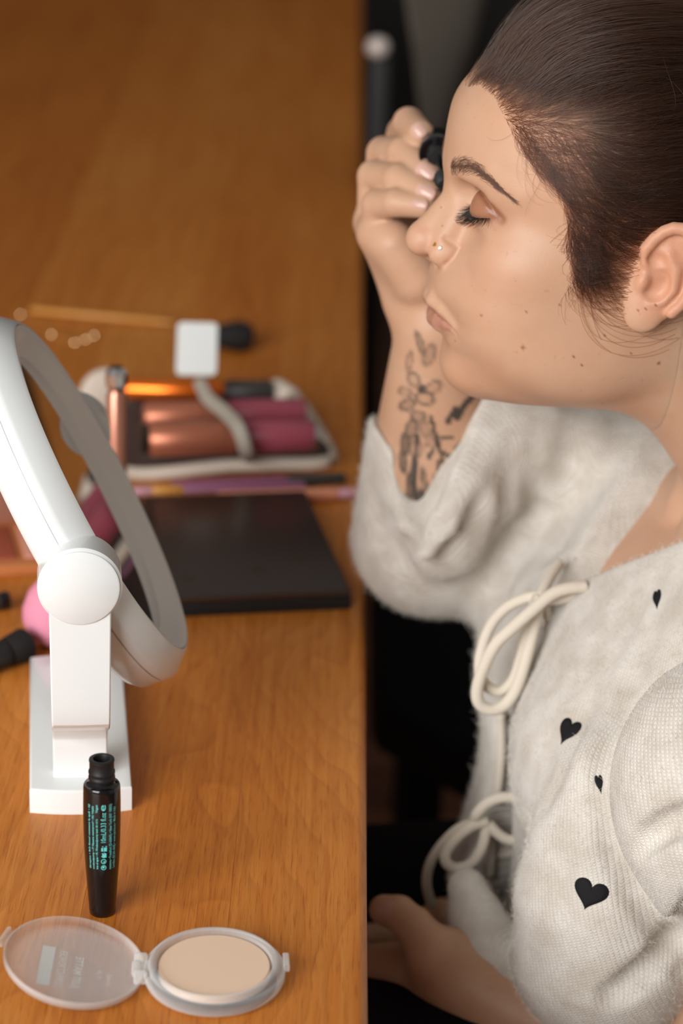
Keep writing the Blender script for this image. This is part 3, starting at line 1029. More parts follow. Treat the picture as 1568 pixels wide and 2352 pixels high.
def multi_res(fn, boxes):
    """boxes: (lo, hi, h), finest first; a coarser pass leaves out what a finer one covered"""
    vs, fs, n = [], [], 0
    for i, (lo, hi, h) in enumerate(boxes):
        v, f = sdf_polygonise(fn, lo, hi, h, skip=[(np.array(l2) + 1.2 * h, np.array(h2) - 1.2 * h) for l2, h2, _ in boxes[:i]])
        c = v[f].mean(1)
        # stay inside the box
        keep = np.ones(len(f), bool)
        for (l2, h2, hh) in boxes[:i]:
            keep &= ~((c > np.array(l2) + 1.2 * h).all(1) & (c < np.array(h2) - 1.2 * h).all(1))
        f = f[keep]
        if i:   # tuck the overlapping rim of a coarser pass under the finer one
            nrm = vert_normals(v, f)
            ins = np.zeros(len(v), bool)
            for (l2, h2, hh) in boxes[:i]:
                ins |= ((v > np.array(l2)).all(1) & (v < np.array(h2)).all(1))
            v[ins] -= (nrm[ins] * 0.4).astype(np.float32)
        used = np.unique(f)
        rm = np.full(len(v), -1); rm[used] = np.arange(len(used))
        vs.append(v[used]); fs.append(rm[f] + n); n += len(used)
    return np.concatenate(vs), np.concatenate(fs)


def trace(fn, u, v, near=0.9, far=2.0):
    """first hit of the photo ray (u, v) on an implicit surface, head frame (mm)"""
    d = ray(u, v)
    ts = np.arange(near, far, 0.0015)
    p = to_head(CAM_LOC + ts[:, None] * d).astype(np.float32)
    f = np.concatenate([fn(c, c.min(0), c.max(0)) for c in np.array_split(p, 12)])
    i = int(np.argmax(f < 0))
    if f[i] >= 0: return None
    a, b = f[max(i - 1, 0)], f[i]
    t = ts[max(i - 1, 0)] + 0.0015 * (a / (a - b) if i else 0)
    return to_head(CAM_LOC + t * d)

# ------------------------------------------------------------------ the woman: one continuous body surface
def spline_table(rows):
    rows = sorted(rows)
    z = np.array([r[0] for r in rows], float)
    vals = np.array([r[1:] for r in rows], float)
    zz = np.linspace(z[0], z[-1], 600)
    # monotone-ish cubic through the levels
    m = np.gradient(vals, z, axis=0)
    i = np.clip(np.searchsorted(z, zz) - 1, 0, len(z) - 2)
    h = (z[i + 1] - z[i])[:, None]; t = ((zz - z[i])[:, None]) / h
    out = (2 * t ** 3 - 3 * t ** 2 + 1) * vals[i] + (t ** 3 - 2 * t ** 2 + t) * h * m[i] + (-2 * t ** 3 + 3 * t ** 2) * vals[i + 1] + (t ** 3 - t ** 2) * h * m[i + 1]
    return zz, out


# level: z, front x without nose and lips, half width, x of greatest width
FACE = spline_table([
    (100, 76, 60, 8), (88, 83.6, 63, 10), (75, 87.6, 66, 12), (60, 89.6, 68.5, 13), (48, 89.8, 70, 14), (38, 89.0, 70.5, 15), (30, 87.5, 70, 15), (22, 84.5, 70, 15), (12, 84.0, 70, 15),
    (2, 85.5, 70.5, 14), (-8, 90.0, 70.5, 13), (-15, 94.0, 70, 12), (-21, 96.4, 69, 12), (-28, 97.0, 68, 12), (-35, 94.0, 66.5, 12), (-41, 91.3, 65, 12),
    (-47, 91.4, 63.5, 12), (-53, 90.6, 62, 12), (-61.5, 88.0, 60, 12), (-68, 87.2, 58, 12), (-74, 86.8, 56, 12), (-81, 85.6, 53.5, 12), (-90, 81, 51, 12), (-110, 70, 46, 8)])


def face_loft(p):
    zz, tb = FACE
    z = np.clip(p[:, 2], zz[0], zz[-1])
    A = np.interp(z, zz, tb[:, 0]); W = np.interp(z, zz, tb[:, 1]); xc = np.interp(z, zz, tb[:, 2])
    dx = p[:, 0] - xc
    A = np.where(dx > 0, A - xc, 75.0)
    n = 2.12
    f = ((np.abs(dx) / A) ** n + (np.abs(p[:, 1]) / W) ** n) ** (1 / n)
    rho = np.sqrt(dx * dx + p[:, 1] ** 2)
    d = rho * (1 - 1 / np.maximum(f, 1e-4))
    return np.maximum(d, -40.0) * 0.95


EYE = np.array([68.6, 31.0, 22.0])
EAR_O = np.array([-14.0, 76.0, -1.5])
_w = np.array([0.30, 0.95, 0.0]); _w /= np.linalg.norm(_w)
_v = np.array([-0.24, 0.10, 0.96]); _v -= _w * (_v @ _w); _v /= np.linalg.norm(_v)
EAR_R = np.array([np.cross(_v, _w) * 1.0, _v, _w])
if EAR_R[0][0] < 0: EAR_R[0] *= -1


def ear_sdf(p):
    q = (p - EAR_O.astype(np.float32)) @ EAR_R.T.astype(np.float32)
    u, v, w = q[:, 0], q[:, 1], q[:, 2]
    # shell: a dish, rim further out than the root
    a = ell(q, (0.5, 2.0, -0.5), (16.5, 26.5, 4.2))
    rim, th = [], []
    for k in range(15):
        t = math.radians(20 + k * 17.5)
        rr = 1.0
        rim.append((15.0 * math.cos(t) * rr + 0.5, 25.0 * math.sin(t) * rr + 3.0, 2.6))
        th.append(3.3 if k < 11 else 3.0)
    rim = [(9.0, -2.0, -0.5), (12.2, 4.5, 2.2)] + rim[0:13]
    th = [2.0, 2.8] + th[0:13]
    hx = chain(q, rim, th)
    a = smin(a, hx, 2.0)
    a = smin(a, ell(q, (5.0, -23.5, 0.6), (9.0, 9.0, 4.6)), 6.0)          # lobe
    a = smin(a, ell(q, (10.5, -13.0, -1.0), (5.5, 9.0, 4.0)), 5.0)
    # scapha groove, concha bowl
    a = smax(a, -chain(q, [(2.0, 19.5, 5.2), (-7.0, 14.0, 5.2), (-10.2, 2.0, 5.0), (-8.0, -9.0, 5.0)], [2.6, 2.9, 2.6, 1.6]), 1.6)
    a = smin(a, chain(q, [(2.5, 12.5, 1.6), (-3.6, 6.0, 2.6), (-5.8, -4.0, 2.8), (-2.6, -12.0, 2.4), (3.0, -15.0, 2.2)], [2.9, 3.0, 2.7, 2.6, 2.6]), 2.2)   # antihelix
    a = smax(a, -ell(q, (3.6, -4.2, 5.0), (7.2, 9.0, 7.2)), 2.0)
    a = smax(a, -ell(q, (7.5, 8.0, 5.0), (5.0, 4.6, 4.6)), 1.8)
    a = smin(a, ell(q, (10.6, -5.4, 2.0), (3.6, 5.6, 4.0)), 2.4)          # tragus
    a = smin(a, chain(q, [(12.0, 1.5, 0.0), (5.0, 1.2, -0.6), (-1.0, 1.6, -1.0)], [2.2, 1.9, 1.4]), 2.0)   # crus
    # root that ties it to the head
    a = smin(a, ell(q, (6.0, -1.0, -6.0), (9.0, 20.0, 7.0)), 5.0)
    return a


def lid_z(ay):
    """height of the upper lid's edge across the eye"""
    return EYE[2] - 2.4 - 0.12 * (ay - EYE[1]) + 0.020 * (ay - EYE[1]) ** 2


CREASES = []


def surf_x(y, z):
    xs = np.linspace(118, 20, 400).astype(np.float32)
    p = np.stack([xs, np.full_like(xs, y), np.full_like(xs, z)], 1)
    i = np.argmax(head_sdf(p) < 0)
    return float(xs[i])


def head_sdf(p):
    x, y, z = p[:, 0], p[:, 1], p[:, 2]
    s = np.stack([x, np.abs(y), z], 1)
    cr = ell(p, (-4.5, 0, 40), (95.5, 73.5, 88))
    fl = face_loft(p)
    ay = s[:, 1]
    zb = -92.0 - 0.06 * (60 - np.clip(x, -10, 90)) + 0.0055 * np.clip(ay, 0, 70) ** 2
    fl = smax(fl, (zb - z) * 0.9, 22.0)
    fl = smax(fl, z - 92.0, 26.0)
    fl = smax(fl, -40 - x, 12.0)
    d = smin(cr, fl, 7.0)
    # cheeks and jaw fullness
    d = smin(d, ell(s, (50, 40, -4), (29, 24, 22)), 14.0)
    d = smin(d, ell(s, (47.5, 36, -38), (31, 23, 27)), 17.0)
    if x.max() > 55: d = smin(d, ell(s, (71.5, 24, -23), (12, 13, 15)), 11.0)
    d = smin(d, ell(s, (18, 44, -52), (38, 20, 26)), 12.0)
    d = smin(d, ell(p, (69, 0, -74), (18.0, 21, 15)), 9.0)
    bx0, bx1 = x.max(), z.min()
    zmax, ymin = z.max(), ay.min()
    if bx0 > 42 and ymin < 75 and bx1 < 65 and zmax > -12:
        # brow bone and eye sockets
        d = smin(d, chain(s, [(83.0, 6, 39), (79.0, 22, 43.5), (70.0, 39, 43), (58.5, 50.5, 36)], [6.0, 6.5, 6.5, 6.0]), 7.0)
        d = smax(d, -ell(s, (89.5, 19.5, 24.5), (15.5, 9.5, 10.0)), 6.0)
        d = smax(d, -ell(s, (88.0, 33, 30.0), (11.5, 15, 6.0)), 5.0)
        d = smax(d, -ell(s, (87, 30, 9.0), (8.5, 17, 5.0)), 7.0)
    if bx0 > 66 and ymin < 34 and bx1 < 50 and zmax > -34:
        # nose
        d = smin(d, chain(s, [(82.6, 0, 32), (86.6, 0, 20.5), (94.8, 0, 9.3), (101.2, 0, 0.8)], [6.8, 6.4, 7.0, 8.0]), 5.0)
        d = smin(d, chain(s, [(80.5, 4.0, 22), (87.0, 7.0, 8), (91, 8.0, 0)], [5.6, 7.5, 8.0]), 6.0)
        d = smin(d, ell(p, (102.6, 0, -3.4), (8.8, 9.6, 8.0)), 5.0)
        al = ell(s, (89.4, 12.2, -7.4), (11.0, 6.4, 7.8))
        d = smin(d, al, 4.0)
        d = smin(d, chain(p, [(102.5, 0, -5.0), (97.5, 0, -10.0), (92.5, 0, -13)], [4.2, 4.0, 4.8]), 3.0)
        d = smax(d, -chain(s, [(98.5, 5.8, -14.0), (94.5, 7.0, -9.5)], [2.4, 2.0]), 2.0)
    if bx0 > 66 and ymin < 40 and bx1 < -2 and zmax > -84:
        # lips
        up = chain(s, [(96.0, 0, -34.8), (95.0, 7, -34.9), (91.4, 15, -38.2), (86.0, 24.0, -43.2)], [4.9, 4.7, 3.5, 1.4], 1.5)
        up = smax(up, -cone(s, (104.6, 0, -27.5), (102.6, 0, -32.5), 2.4, 1.2), 2.5)
        lo = chain(s, [(92.4, 0, -46.6), (91.2, 8, -46.6), (88.0, 16, -45.6), (85.2, 23.6, -44.2)], [5.8, 5.3, 3.8, 1.3], 1.5)
        d = smin(d, up, 5.5)
        d = smin(d, lo, 4.5)
        d = smax(d, -ell(s, (98.2, 0, -62.5), (9.0, 18, 4.6)), 7.0)
        # philtrum
        d = smax(d, -cone(p, (101.5, 0, -16), (101.6, 0, -27), 2.0, 2.4), 2.2)
    if bx0 > 45 and ymin < 58 and bx1 < 50 and zmax > -6:
        # lowered lids over the eyeball
        ev = EYE.astype(np.float32)
        sp = np.sqrt(((s - ev) ** 2).sum(1))
        lidz = lid_z(s[:, 1])
        upper = smax(sp - 13.9, (lidz - z) * 0.9, 0.5)
        lower = sp - 12.7
        d = smin(d, lower, 2.6)
        d = smin(d, upper, 1.6)
    for pts, rad, k in CREASES:
        if not far_from(s, pts, rad, k + 4):
            d = smax(d, -chain(s, pts, rad), k)
    # ears
    m = (s[:, 1] > 52) & (np.abs(x + 10) < 45) & (np.abs(z + 2) < 50)
    if m.any():
        e = ear_sdf(s[m])
        d[m] = smin(d[m], e, 3.5)
    return d


def _crease(yz, rad, depth, k):
    return ([(surf_x(y, z) + r - dp, y, z) for (y, z), r, dp in zip(yz, rad, depth)], rad, k)


_cr = [
    # mouth line running past the corner
    _crease([(0, -40.7), (6, -40.6), (12, -41.6), (18, -43.0), (24, -44.8), (28, -47.8)], [0.5, 0.5, 0.5, 0.6, 0.8, 0.6], [1.6, 1.6, 1.6, 1.6, 1.4, 0.2], 1.4),
    # crease of the upper lid
    _crease([(18, 29.5), (24, 32.0), (31, 33.0), (38, 31.2), (44, 27.0), (49, 22.0)], [0.8, 0.9, 0.9, 0.9, 0.8, 0.6], [1.0, 1.3, 1.5, 1.5, 1.2, 0.5], 2.0),
    # wing of the nose
    _crease([(15.5, 2.5), (18.6, -2.0), (19.4, -7.0), (17.6, -12.0)], [0.8, 1.0, 1.0, 0.8], [0.7, 1.4, 1.5, 1.0], 2.2),
]
CREASES.extend(_cr)


def neck_sdf(p):
    d = cone(p, (-42, 0, -30), (-150, 0, -168), 56, 62)
    s = np.stack([p[:, 0], np.abs(p[:, 1]), p[:, 2]], 1)
    d = smin(d, cone(s, (-120, 20, -120), (-150, 120, -205), 42, 48), 30)      # trapezius
    return d


def torso_sdf(p):
    s = np.stack([p[:, 0], np.abs(p[:, 1]), p[:, 2]], 1)
    d = ell(p, (-96, 0, -264), (100, 146, 98))
    d = smin(d, ell(p, (-100, 0, -400), (100, 138, 190)), 50)
    d = smin(d, ell(p, (-72, 0, -300), (86, 124, 70)), 40)
    d = smin(d, cone(s, (-100, 60, -205), (-108, 160, -225), 48, 52), 35)     # shoulder girdle
    # collar bones
    d = smin(d, cone(s, (-62, 18, -168), (-80, 120, -180), 7, 8), 14)
    return d


R_SH, R_EL, R_WR = np.array([-102., -168, -232]), hd(990, 1222, 1.520), hd(1003, 742, 1.435)
L_SH, L_EL, L_WR = np.array([-104., 168, -232]), hd(1560, 2500, 1.375), hd(1125, 2290, 1.395)


def arm_sdf(p, sh, el, wr, r):
    d = cone(p, sh, el, r[0], r[1])
    mid = el + (wr - el) * 0.35
    d = smin(d, chain(p, [el, mid, wr], [r[2], r[3], r[4]], 8), 10)
    return d


def finger(p, pts, rad, k=1.5):
    return chain(p, pts, rad, k)


# right hand, raised: (pixel x, pixel y, depth) down each finger from the knuckle
def _fp(l):
    return [hd(*q) for q in l]


RH = dict(
    index=(_fp([(885, 470, 1.462), (925, 305, 1.462), (938, 282, 1.430), (966, 308, 1.405)]), [10.5, 9.6, 9.2, 8.2]),
    middle=(_fp([(868, 490, 1.448), (880, 352, 1.440), (925, 352, 1.412), (982, 402, 1.392)]), [10.8, 10.0, 9.6, 8.2]),
    ring=(_fp([(860, 510, 1.432), (858, 405, 1.422), (915, 412, 1.398), (984, 446, 1.383)]), [10.6, 9.6, 9.2, 7.8]),
    pinky=(_fp([(868, 535, 1.416), (866, 470, 1.404), (910, 465, 1.388), (972, 474, 1.380)]), [9.8, 9.0, 8.2, 6.8]),
    thumb=(_fp([(985, 610, 1.470), (1010, 500, 1.462), (1018, 425, 1.440), (1020, 375, 1.420)]), [13, 11, 10, 8.6]))
R_PALM = _fp([(972, 690, 1.440), (912, 560, 1.432), (872, 500, 1.425)])


def rhand_sdf(p):
    w, c = R_WR, R_PALM
    d = cone(p, R_WR, R_PALM[0], 24, 23)
    # palm: four metacarpals fanned from the wrist
    for nm, r in (('index', 13.5), ('middle', 13.5), ('ring', 13), ('pinky', 13)):
        d = smin(d, cone(p, R_PALM[0], RH[nm][0][0], 17, r), 9)
    d = smin(d, cone(p, R_PALM[0], RH['thumb'][0][0], 17, 15), 10)
    d = smin(d, cone(p, hd(962, 640, 1.412), hd(905, 560, 1.405), 15, 13), 12)      # heel of the hand, little-finger side
    for nm in ('index', 'middle', 'ring', 'pinky', 'thumb'):
        d = smin(d, finger(p, *RH[nm]), 2.2 if nm != 'thumb' else 5)
    return d


LH_W = L_WR
LHP = dict(
    thumb=(_fp([(1000, 2195, 1.385), (950, 2128, 1.395), (915, 2098, 1.402), (882, 2090, 1.406)]), [15, 11.5, 10.5, 9.0]),
    index=(_fp([(880, 2225, 1.425), (800, 2200, 1.450), (800, 2160, 1.490), (870, 2150, 1.505)]), [13, 10.5, 9.5, 8.5]),
    middle=(_fp([(885, 2255, 1.430), (800, 2250, 1.460), (810, 2200, 1.500), (890, 2160, 1.510)]), [13, 10.5, 9.5, 8.5]),
    ring=(_fp([(900, 2285, 1.435), (820, 2300, 1.470), (850, 2200, 1.512), (1018, 2095, 1.500)]), [12.5, 10, 10, 9.5]),
    pinky=(_fp([(920, 2310, 1.440), (860, 2330, 1.475), (900, 2200, 1.514), (1055, 2112, 1.496)]), [12, 9.5, 9, 8.5]))
L_PALM = _fp([(1070, 2250, 1.402), (960, 2240, 1.416)])


def lhand_sdf(p):
    d = cone(p, L_WR, L_PALM[0], 26, 27)
    for nm, r in (('index', 15), ('middle', 15), ('ring', 14.5), ('pinky', 14)):
        d = smin(d, cone(p, L_PALM[0], LHP[nm][0][0], 24, r), 12)
    d = smin(d, cone(p, L_PALM[0], LHP['thumb'][0][0], 22, 17), 12)
    for nm in LHP:
        d = smin(d, finger(p, *LHP[nm]), 3.0)
    return d


BODY_GROUPS = [
    (head_sdf, (-115, -115, -125), (125, 115, 140), 0),
    (neck_sdf, (-250, -200, -290), (40, 200, 40), 24.0),
    (torso_sdf, (-230, -240, -640), (70, 240, -120), 30.0),
    (lambda p: arm_sdf(p, R_SH, R_EL, R_WR, (46, 40, 39, 39, 24)), (-170, -260, -330), (160, -40, 10), 16.0),
    (lambda p: arm_sdf(p, L_SH, L_EL, L_WR, (46, 40, 41, 40, 26)), (-250, 80, -520), (140, 260, -160), 16.0),
    (rhand_sdf, (20, -220, -110), (190, -20, 90), 8.0),
    (lhand_sdf, (-20, 0, -480), (220, 200, -290), 10.0),
]


def body_sdf(p, lo, hi):
    d = None
    mg = 45.0
    dist = np.full(len(p), 200.0, np.float32)
    for fn, a, b, k in BODY_GROUPS:
        if np.any(lo > np.array(b) + mg) or np.any(hi < np.array(a) - mg):
            continue
        e = fn(p)
        d = e if d is None else (smin(d, e, k) if k > 0 else np.minimum(d, e))
    return dist if d is None else d

# ------------------------------------------------------------------ cream knitted cardigan (implicit, same frame)
CARD_FRONT = spline_table([
    # z, front x, back x, half width, centre y
    (-110, -60, -190, 95, 0), (-150, -38, -205, 140, 0), (-185, -10, -215, 158, 0), (-205, 6, -218, 162, 0), (-235, 27, -220, 164, 2), (-265, 42, -222, 164, 4),
    (-300, 48, -222, 162, 5), (-340, 46, -220, 160, 6), (-380, 44, -218, 160, 8), (-420, 46, -218, 162, 8), (-460, 46, -220, 164, 8), (-540, 44, -225, 168, 8)])


def card_torso(p):
    zz, tb = CARD_FRONT
    z = np.clip(p[:, 2], zz[0], zz[-1])
    xf, xb, W, yc = [np.interp(z, zz, tb[:, i]) for i in range(4)]
    yy = p[:, 1]
    sd = 0.5 + 0.5 * np.tanh(yy / 18.0)                      # 1 on the near front, 0 on the far front
    xf = xf - 13.0 * sd * np.clip((-212 - z) / 40, 0, 1) + (1 - sd) * np.clip(-322 - z, 0, 90) * 0.22
    xc = xb + (xf - xb) * 0.42
    dx = p[:, 0] - xc
    dy = p[:, 1] - yc
    A = np.where(dx > 0, xf - xc, xc - xb)
    n = 2.25
    f = ((np.abs(dx) / A) ** n + (np.abs(dy) / W) ** n) ** (1 / n)
    rho = np.sqrt(dx * dx + dy * dy)
    return np.maximum(rho * (1 - 1 / np.maximum(f, 1e-4)), -60) * 0.9


R_MID = R_EL + (R_WR - R_EL) * 0.52
F_A, F_B, F_C = hd(903, 952, 1.475), hd(1142, 930, 1.455), hd(972, 1222, 1.425)
_fn = np.cross(F_B - F_A, F_C - F_A); _fn /= np.linalg.norm(_fn)
if _fn[2] < 0: _fn = -_fn
CUFF = hd(1392, 2372, 1.352)


def card_raw(p):
    x, y, z = p[:, 0], p[:, 1], p[:, 2]
    s = np.stack([x, np.abs(y), z], 1)
    d = card_torso(p)
    d = smin(d, ell(p, (-34, 74, -288), (80, 78, 74)), 30)                    # near bust
    d = smin(d, ell(p, (-38, -70, -288), (78, 76, 72)), 30)
    d = smax(d, z + 128 + 0.0 * x, 18)
    d = smin(d, cone(s, (-112, 70, -165), (-112, 160, -222), 52, 62), 34)     # shoulders
    if not far_from(p, FLARE, FLARE_R, 70): d = smin(d, chain(p, FLARE, FLARE_R, 10), 16)                             # lower front swinging out over the forearm
    hem = -432 + 0.06 * (y - 90) + 0.10 * (x + 20)
    d = smax(d, (hem - z) * 0.95, 9)
    # near sleeve
    if y.max() > 30:
        d = near_sleeve(p, d)
    # far sleeve
    if y.min() < 40 and x.max() > -190:
        d = far_sleeve(p, d)
    return d


def near_sleeve(p, d):
    ns = chain(p, [L_SH + np.array([26, 8, -2]), np.array([-58., 196, -240]), np.array([-132., 204, -405]), L_EL + np.array([-30., 8, 0])], [66, 76, 62, 52], 16)
    d = smin(d, ns, 13)
    ns2 = chain(p, [L_EL + np.array([-10., 0, 0]), (L_EL + CUFF) / 2 + np.array([0, 0, -6.]), CUFF], [54, 50, 42], 10)
    ns2 = smax(ns2, -((p - CUFF.astype(np.float32)) @ ((L_EL - CUFF) / np.linalg.norm(L_EL - CUFF)).astype(np.float32)), 6)
    return smin(d, ns2, 4)


def far_sleeve(p, d):
    """slid down to the elbow, hanging full"""
    x, y, z = p[:, 0], p[:, 1], p[:, 2]
    fs = chain(p, [R_SH + np.array([10., 0, 0]), (R_SH + R_EL) / 2 + np.array([12., 4, -10]), R_EL + np.array([-6., 2, -4])], [66, 60, 47], 20)
    fs = smin(fs, cone(p, R_EL + np.array([3., 0, -2]), R_MID + np.array([0., -2, 0]), 47, 40), 16)
    cut = np.interp(x, [15, 30, 55, 74, 84, 92, 100, 116], [-118, -138, -196, -238, -236, -206, -158, -140])
    fs = smax(fs, (z - cut) * 0.45, 5)
    cav = chain(p, [R_EL + np.array([0., 0, 4]), R_EL + (R_WR - R_EL) * 0.35, R_WR], [36, 36, 30])
    cav = smax(cav, -6 - (p - R_EL.astype(np.float32)) @ ((R_WR - R_EL) / np.linalg.norm(R_WR - R_EL)).astype(np.float32), 4)
    fs = smax(fs, -cav, 3)
    fs = smin(fs, chain(p, LIP, LIP_R, 4), 8)
    fs = smin(fs, chain(p, [hd(1175, 985, 1.462), hd(1095, 1120, 1.462), hd(1020, 1235, 1.47)], [24, 27, 26], 8), 10)
    fs = smin(fs, cone(p, hd(1180, 1010, 1.475), hd(1440, 1080, 1.50), 30, 46), 24)
    return smin(d, fs, 20)


FLARE = [hd(1405, 1800, 1.300), hd(1378, 1930, 1.312), hd(1374, 2060, 1.322), hd(1388, 2180, 1.334)]
FLARE_R = [30, 36, 44, 53]
LIP = [hd(1160, 905, 1.455), hd(1125, 985, 1.440), hd(1075, 1085, 1.430), hd(1018, 1200, 1.430), hd(972, 1256, 1.436), hd(934, 1215, 1.455), hd(908, 1110, 1.470), hd(896, 1010, 1.478)]
LIP_R = [9, 9, 9, 8.5, 7.5, 6.5, 6, 4]


CARD_CREASES = []


def card_sdf(p, lo=None, hi=None):
    x, y, z = p[:, 0], p[:, 1], p[:, 2]
    d = card_raw(p)
    for pts, rad, k in CARD_CREASES:
        if far_from(p, pts, rad, k + 4): continue
        d = smax(d, -chain(p, pts, rad), k)
    # neck opening: V between the fronts, and room round the neck
    w = np.maximum((z + 212) * 1.02, 0.0) + 4.0
    yc = -6 + 0.10 * np.maximum(z + 212, 0)
    v = np.abs(y - yc) - w
    v = smax(v, -100 - x, 10)
    v = smax(v, -216 - z, 4)
    d = smax(d, -v * 0.72, 5)
    d = smax(d, -cone(p, (-40, 0, -30), (-150, 0, -168), 66, 72), 6)
    # slit between the two fronts below the ties
    sl = np.abs(y - (3.0 + 0.0 * (z + 230))) - (5.5 + 0.045 * np.clip(-z - 230, 0, 200))
    sl = smax(sl, -60 - x, 6)
    sl = smax(sl, z + 236, 6)
    d = smax(d, -sl, 4)
    # rolled hem of the far front resting in the lap
    if not far_from(p, ROLL, ROLL_R, 60): d = smin(d, chain(p, ROLL, ROLL_R, 4), 5)
    return d


ROLL = [hd(1072, 2040, 1.412), hd(1092, 2105, 1.405), hd(1130, 2170, 1.392), hd(1185, 2215, 1.385), hd(1260, 2230, 1.385)]
ROLL_R = [11.5, 15.5, 17, 15, 10]


def card_crease(px, rad, depth, k):
    pts, rr = [], []
    for (u, v), r, dp in zip(px, rad, depth):
        h = trace(lambda q, a, b: card_raw(q), u, v)
        if h is None: continue
        g = np.array([card_raw((h + e).astype(np.float32)[None])[0] - card_raw((h - e).astype(np.float32)[None])[0] for e in np.eye(3)])
        g /= np.linalg.norm(g) + 1e-9
        pts.append(h + g * (r - dp)); rr.append(r)
    if len(pts) > 1: CARD_CREASES.append((pts, rr, k))


card_crease([(1600, 1235), (1540, 1345), (1490, 1450), (1445, 1570), (1405, 1700), (1378, 1815), (1392, 1880), (1425, 1985), (1480, 2090), (1560, 2225)],
            [7, 7, 7, 7, 7, 6, 6, 6, 6, 5], [1, 2, 2, 2, 2, 3, 3, 3, 2, 1], 8)
card_crease([(1500, 1330), (1440, 1430), (1380, 1540), (1330, 1650), (1290, 1760), (1250, 1850)], [6, 6, 6, 6, 6, 5], [1, 3, 3.5, 3.2, 2.4, 0.6], 8)
card_crease([(1420, 1400), (1370, 1480), (1320, 1580)], [5, 5, 4], [0.4, 1.2, 0.4], 8)
card_crease([(1620, 1860), (1560, 1885), (1515, 1905), (1478, 1930), (1462, 1960)], [8, 8, 8, 7, 5], [8, 11, 11, 9, 2], 6)
card_crease([(1600, 2080), (1545, 2160), (1480, 2230), (1400, 2290)], [7, 7, 7, 6], [7, 9, 9, 5], 7)
card_crease([(1184, 945), (1180, 1060), (1172, 1180), (1155, 1300), (1132, 1420)], [7, 7, 7, 7, 6], [2, 3, 4, 4, 3], 12)
card_crease([(1240, 960), (1225, 1080), (1232, 1160)], [7, 7, 5], [1, 2.5, 0.5], 12)
card_crease([(900, 1260), (960, 1240), (1030, 1200)], [6, 6, 5], [1.0, 2.5, 0.5], 10)
card_crease([(855, 1150), (880, 1240), (930, 1290)], [6, 6, 6], [0.5, 2.5, 0.5], 10)
card_crease([(1310, 1000), (1290, 1120), (1270, 1260)], [8, 8, 6], [0.6, 1.6, 0.4], 14)

# ------------------------------------------------------------------ build the figure
person = empty('person', tuple(to_world((-120, 0, -1040))), 0,
               'woman in a cream heart-dotted cardigan doing her mascara in profile', 'person')


def under(o, parent):
    o.parent = parent
    o.matrix_parent_inverse = Matrix.Translation(-Vector(person.location))
    return o


def part_of(o, part):
    o.parent = part
    return o


FULL = ((-250, -260, -620), (220, 260, 140))
bv, bf = multi_res(body_sdf, [((-30, -34, -112), (122, 100, 92), 1.2), ((-42, 62, -45), (14, 104, 42), 1.0), ((25, -190, -110), (160, -35, 80), 1.8),
                              ((10, -175, -262), (150, -40, -60), 1.9), ((-130, -110, -262), (60, 120, -60), 2.8), ((-20, 40, -480), (200, 230, -330), 2.8), (*FULL, 5.0)])
bn = vert_normals(bv, bf)
bpx = pix(bv)
facing = ((to_world(bv) - CAM_LOC) * (bn @ HM)).sum(1) < 0

# pigment: painted on the skin itself
col = np.tile(np.array(srgb(206, 163, 134)), (len(bv), 1))


def blend(mask, c):
    global col
    m = np.clip(mask, 0, 1)[:, None]
    col = col * (1 - m) + np.array(srgb(*c)) * m


def ss(e0, e1, x):
    t = np.clip((x - e0) / (e1 - e0), 0, 1)
    return t * t * (3 - 2 * t)


sy = np.stack([bv[:, 0], np.abs(bv[:, 1]), bv[:, 2]], 1)


def near(c, r, soft):
    d = ell(sy, c, r)
    return 1 - ss(-soft, soft, d)


inhead = bv[:, 2] > -130
blend(0.14 * near((70, 46, -8), (26, 18, 18), 10), (214, 146, 118))           # cheek
blend(0.2 * near((104, 4, -3), (12, 14, 10), 5), (218, 150, 122))            # nose
blend(0.30 * near((-18, 82, 2), (26, 18, 30), 8) * (bv[:, 0] < 16), (226, 140, 108))   # ear
blend(0.25 * near((60, 0, -70), (40, 50, 14), 10), (206, 150, 118))
# lips
zm = np.interp(sy[:, 1], [0, 6, 12, 18, 24, 28], [-40.7, -40.6, -41.6, -43.0, -44.8, -47])
prof_ = np.clip(1 - (sy[:, 1] / 25.5) ** 2, 0, 1) ** 0.6
dzl = bv[:, 2] - zm
lipm = ss(0.2, -0.35, (dzl - (6.0 + 0.8 * np.cos(sy[:, 1] / 3.4)) * prof_) / 4) * ss(0.2, -0.3, (-dzl - 9.0 * prof_) / 4) * (sy[:, 1] < 26) * (bv[:, 0] > 78) * ss(25.5, 22.0, sy[:, 1])
blend(0.72 * lipm, (174, 116, 98))
# eye shadow on and around the lid
er = np.sqrt(((sy - EYE) ** 2).sum(1))
lidm = (1 - ss(14.6, 17.5, er)) * ss(lid_z(sy[:, 1]) - 0.6, lid_z(sy[:, 1]) + 0.6, bv[:, 2]) * (1 - ss(33, 38, bv[:, 2])) * (sy[:, 1] < 52)
blend(0.78 * lidm, (158, 104, 74))
blend(0.5 * (1 - ss(0.5, 3.0, np.abs(er - 14.2) + np.abs(bv[:, 2] - lid_z(sy[:, 1])) * 0.9)) * (er < 17), (92, 52, 38))
blend(0.45 * near((68, 45, 23), (10, 9, 7), 6), (168, 110, 80))
blend(0.42 * (1 - ss(14.5, 21, er)) * ss(18, 24, bv[:, 2]) * (sy[:, 1] < 54), (166, 112, 84))
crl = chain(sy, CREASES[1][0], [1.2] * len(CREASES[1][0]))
blend(0.55 * (1 - ss(0, 3.2, crl)), (138, 88, 62))  # eye shadow deepened along the fold to paint in its shading
blend(0.22 * near((80, 30, 11), (9, 15, 5), 4), (176, 118, 92))
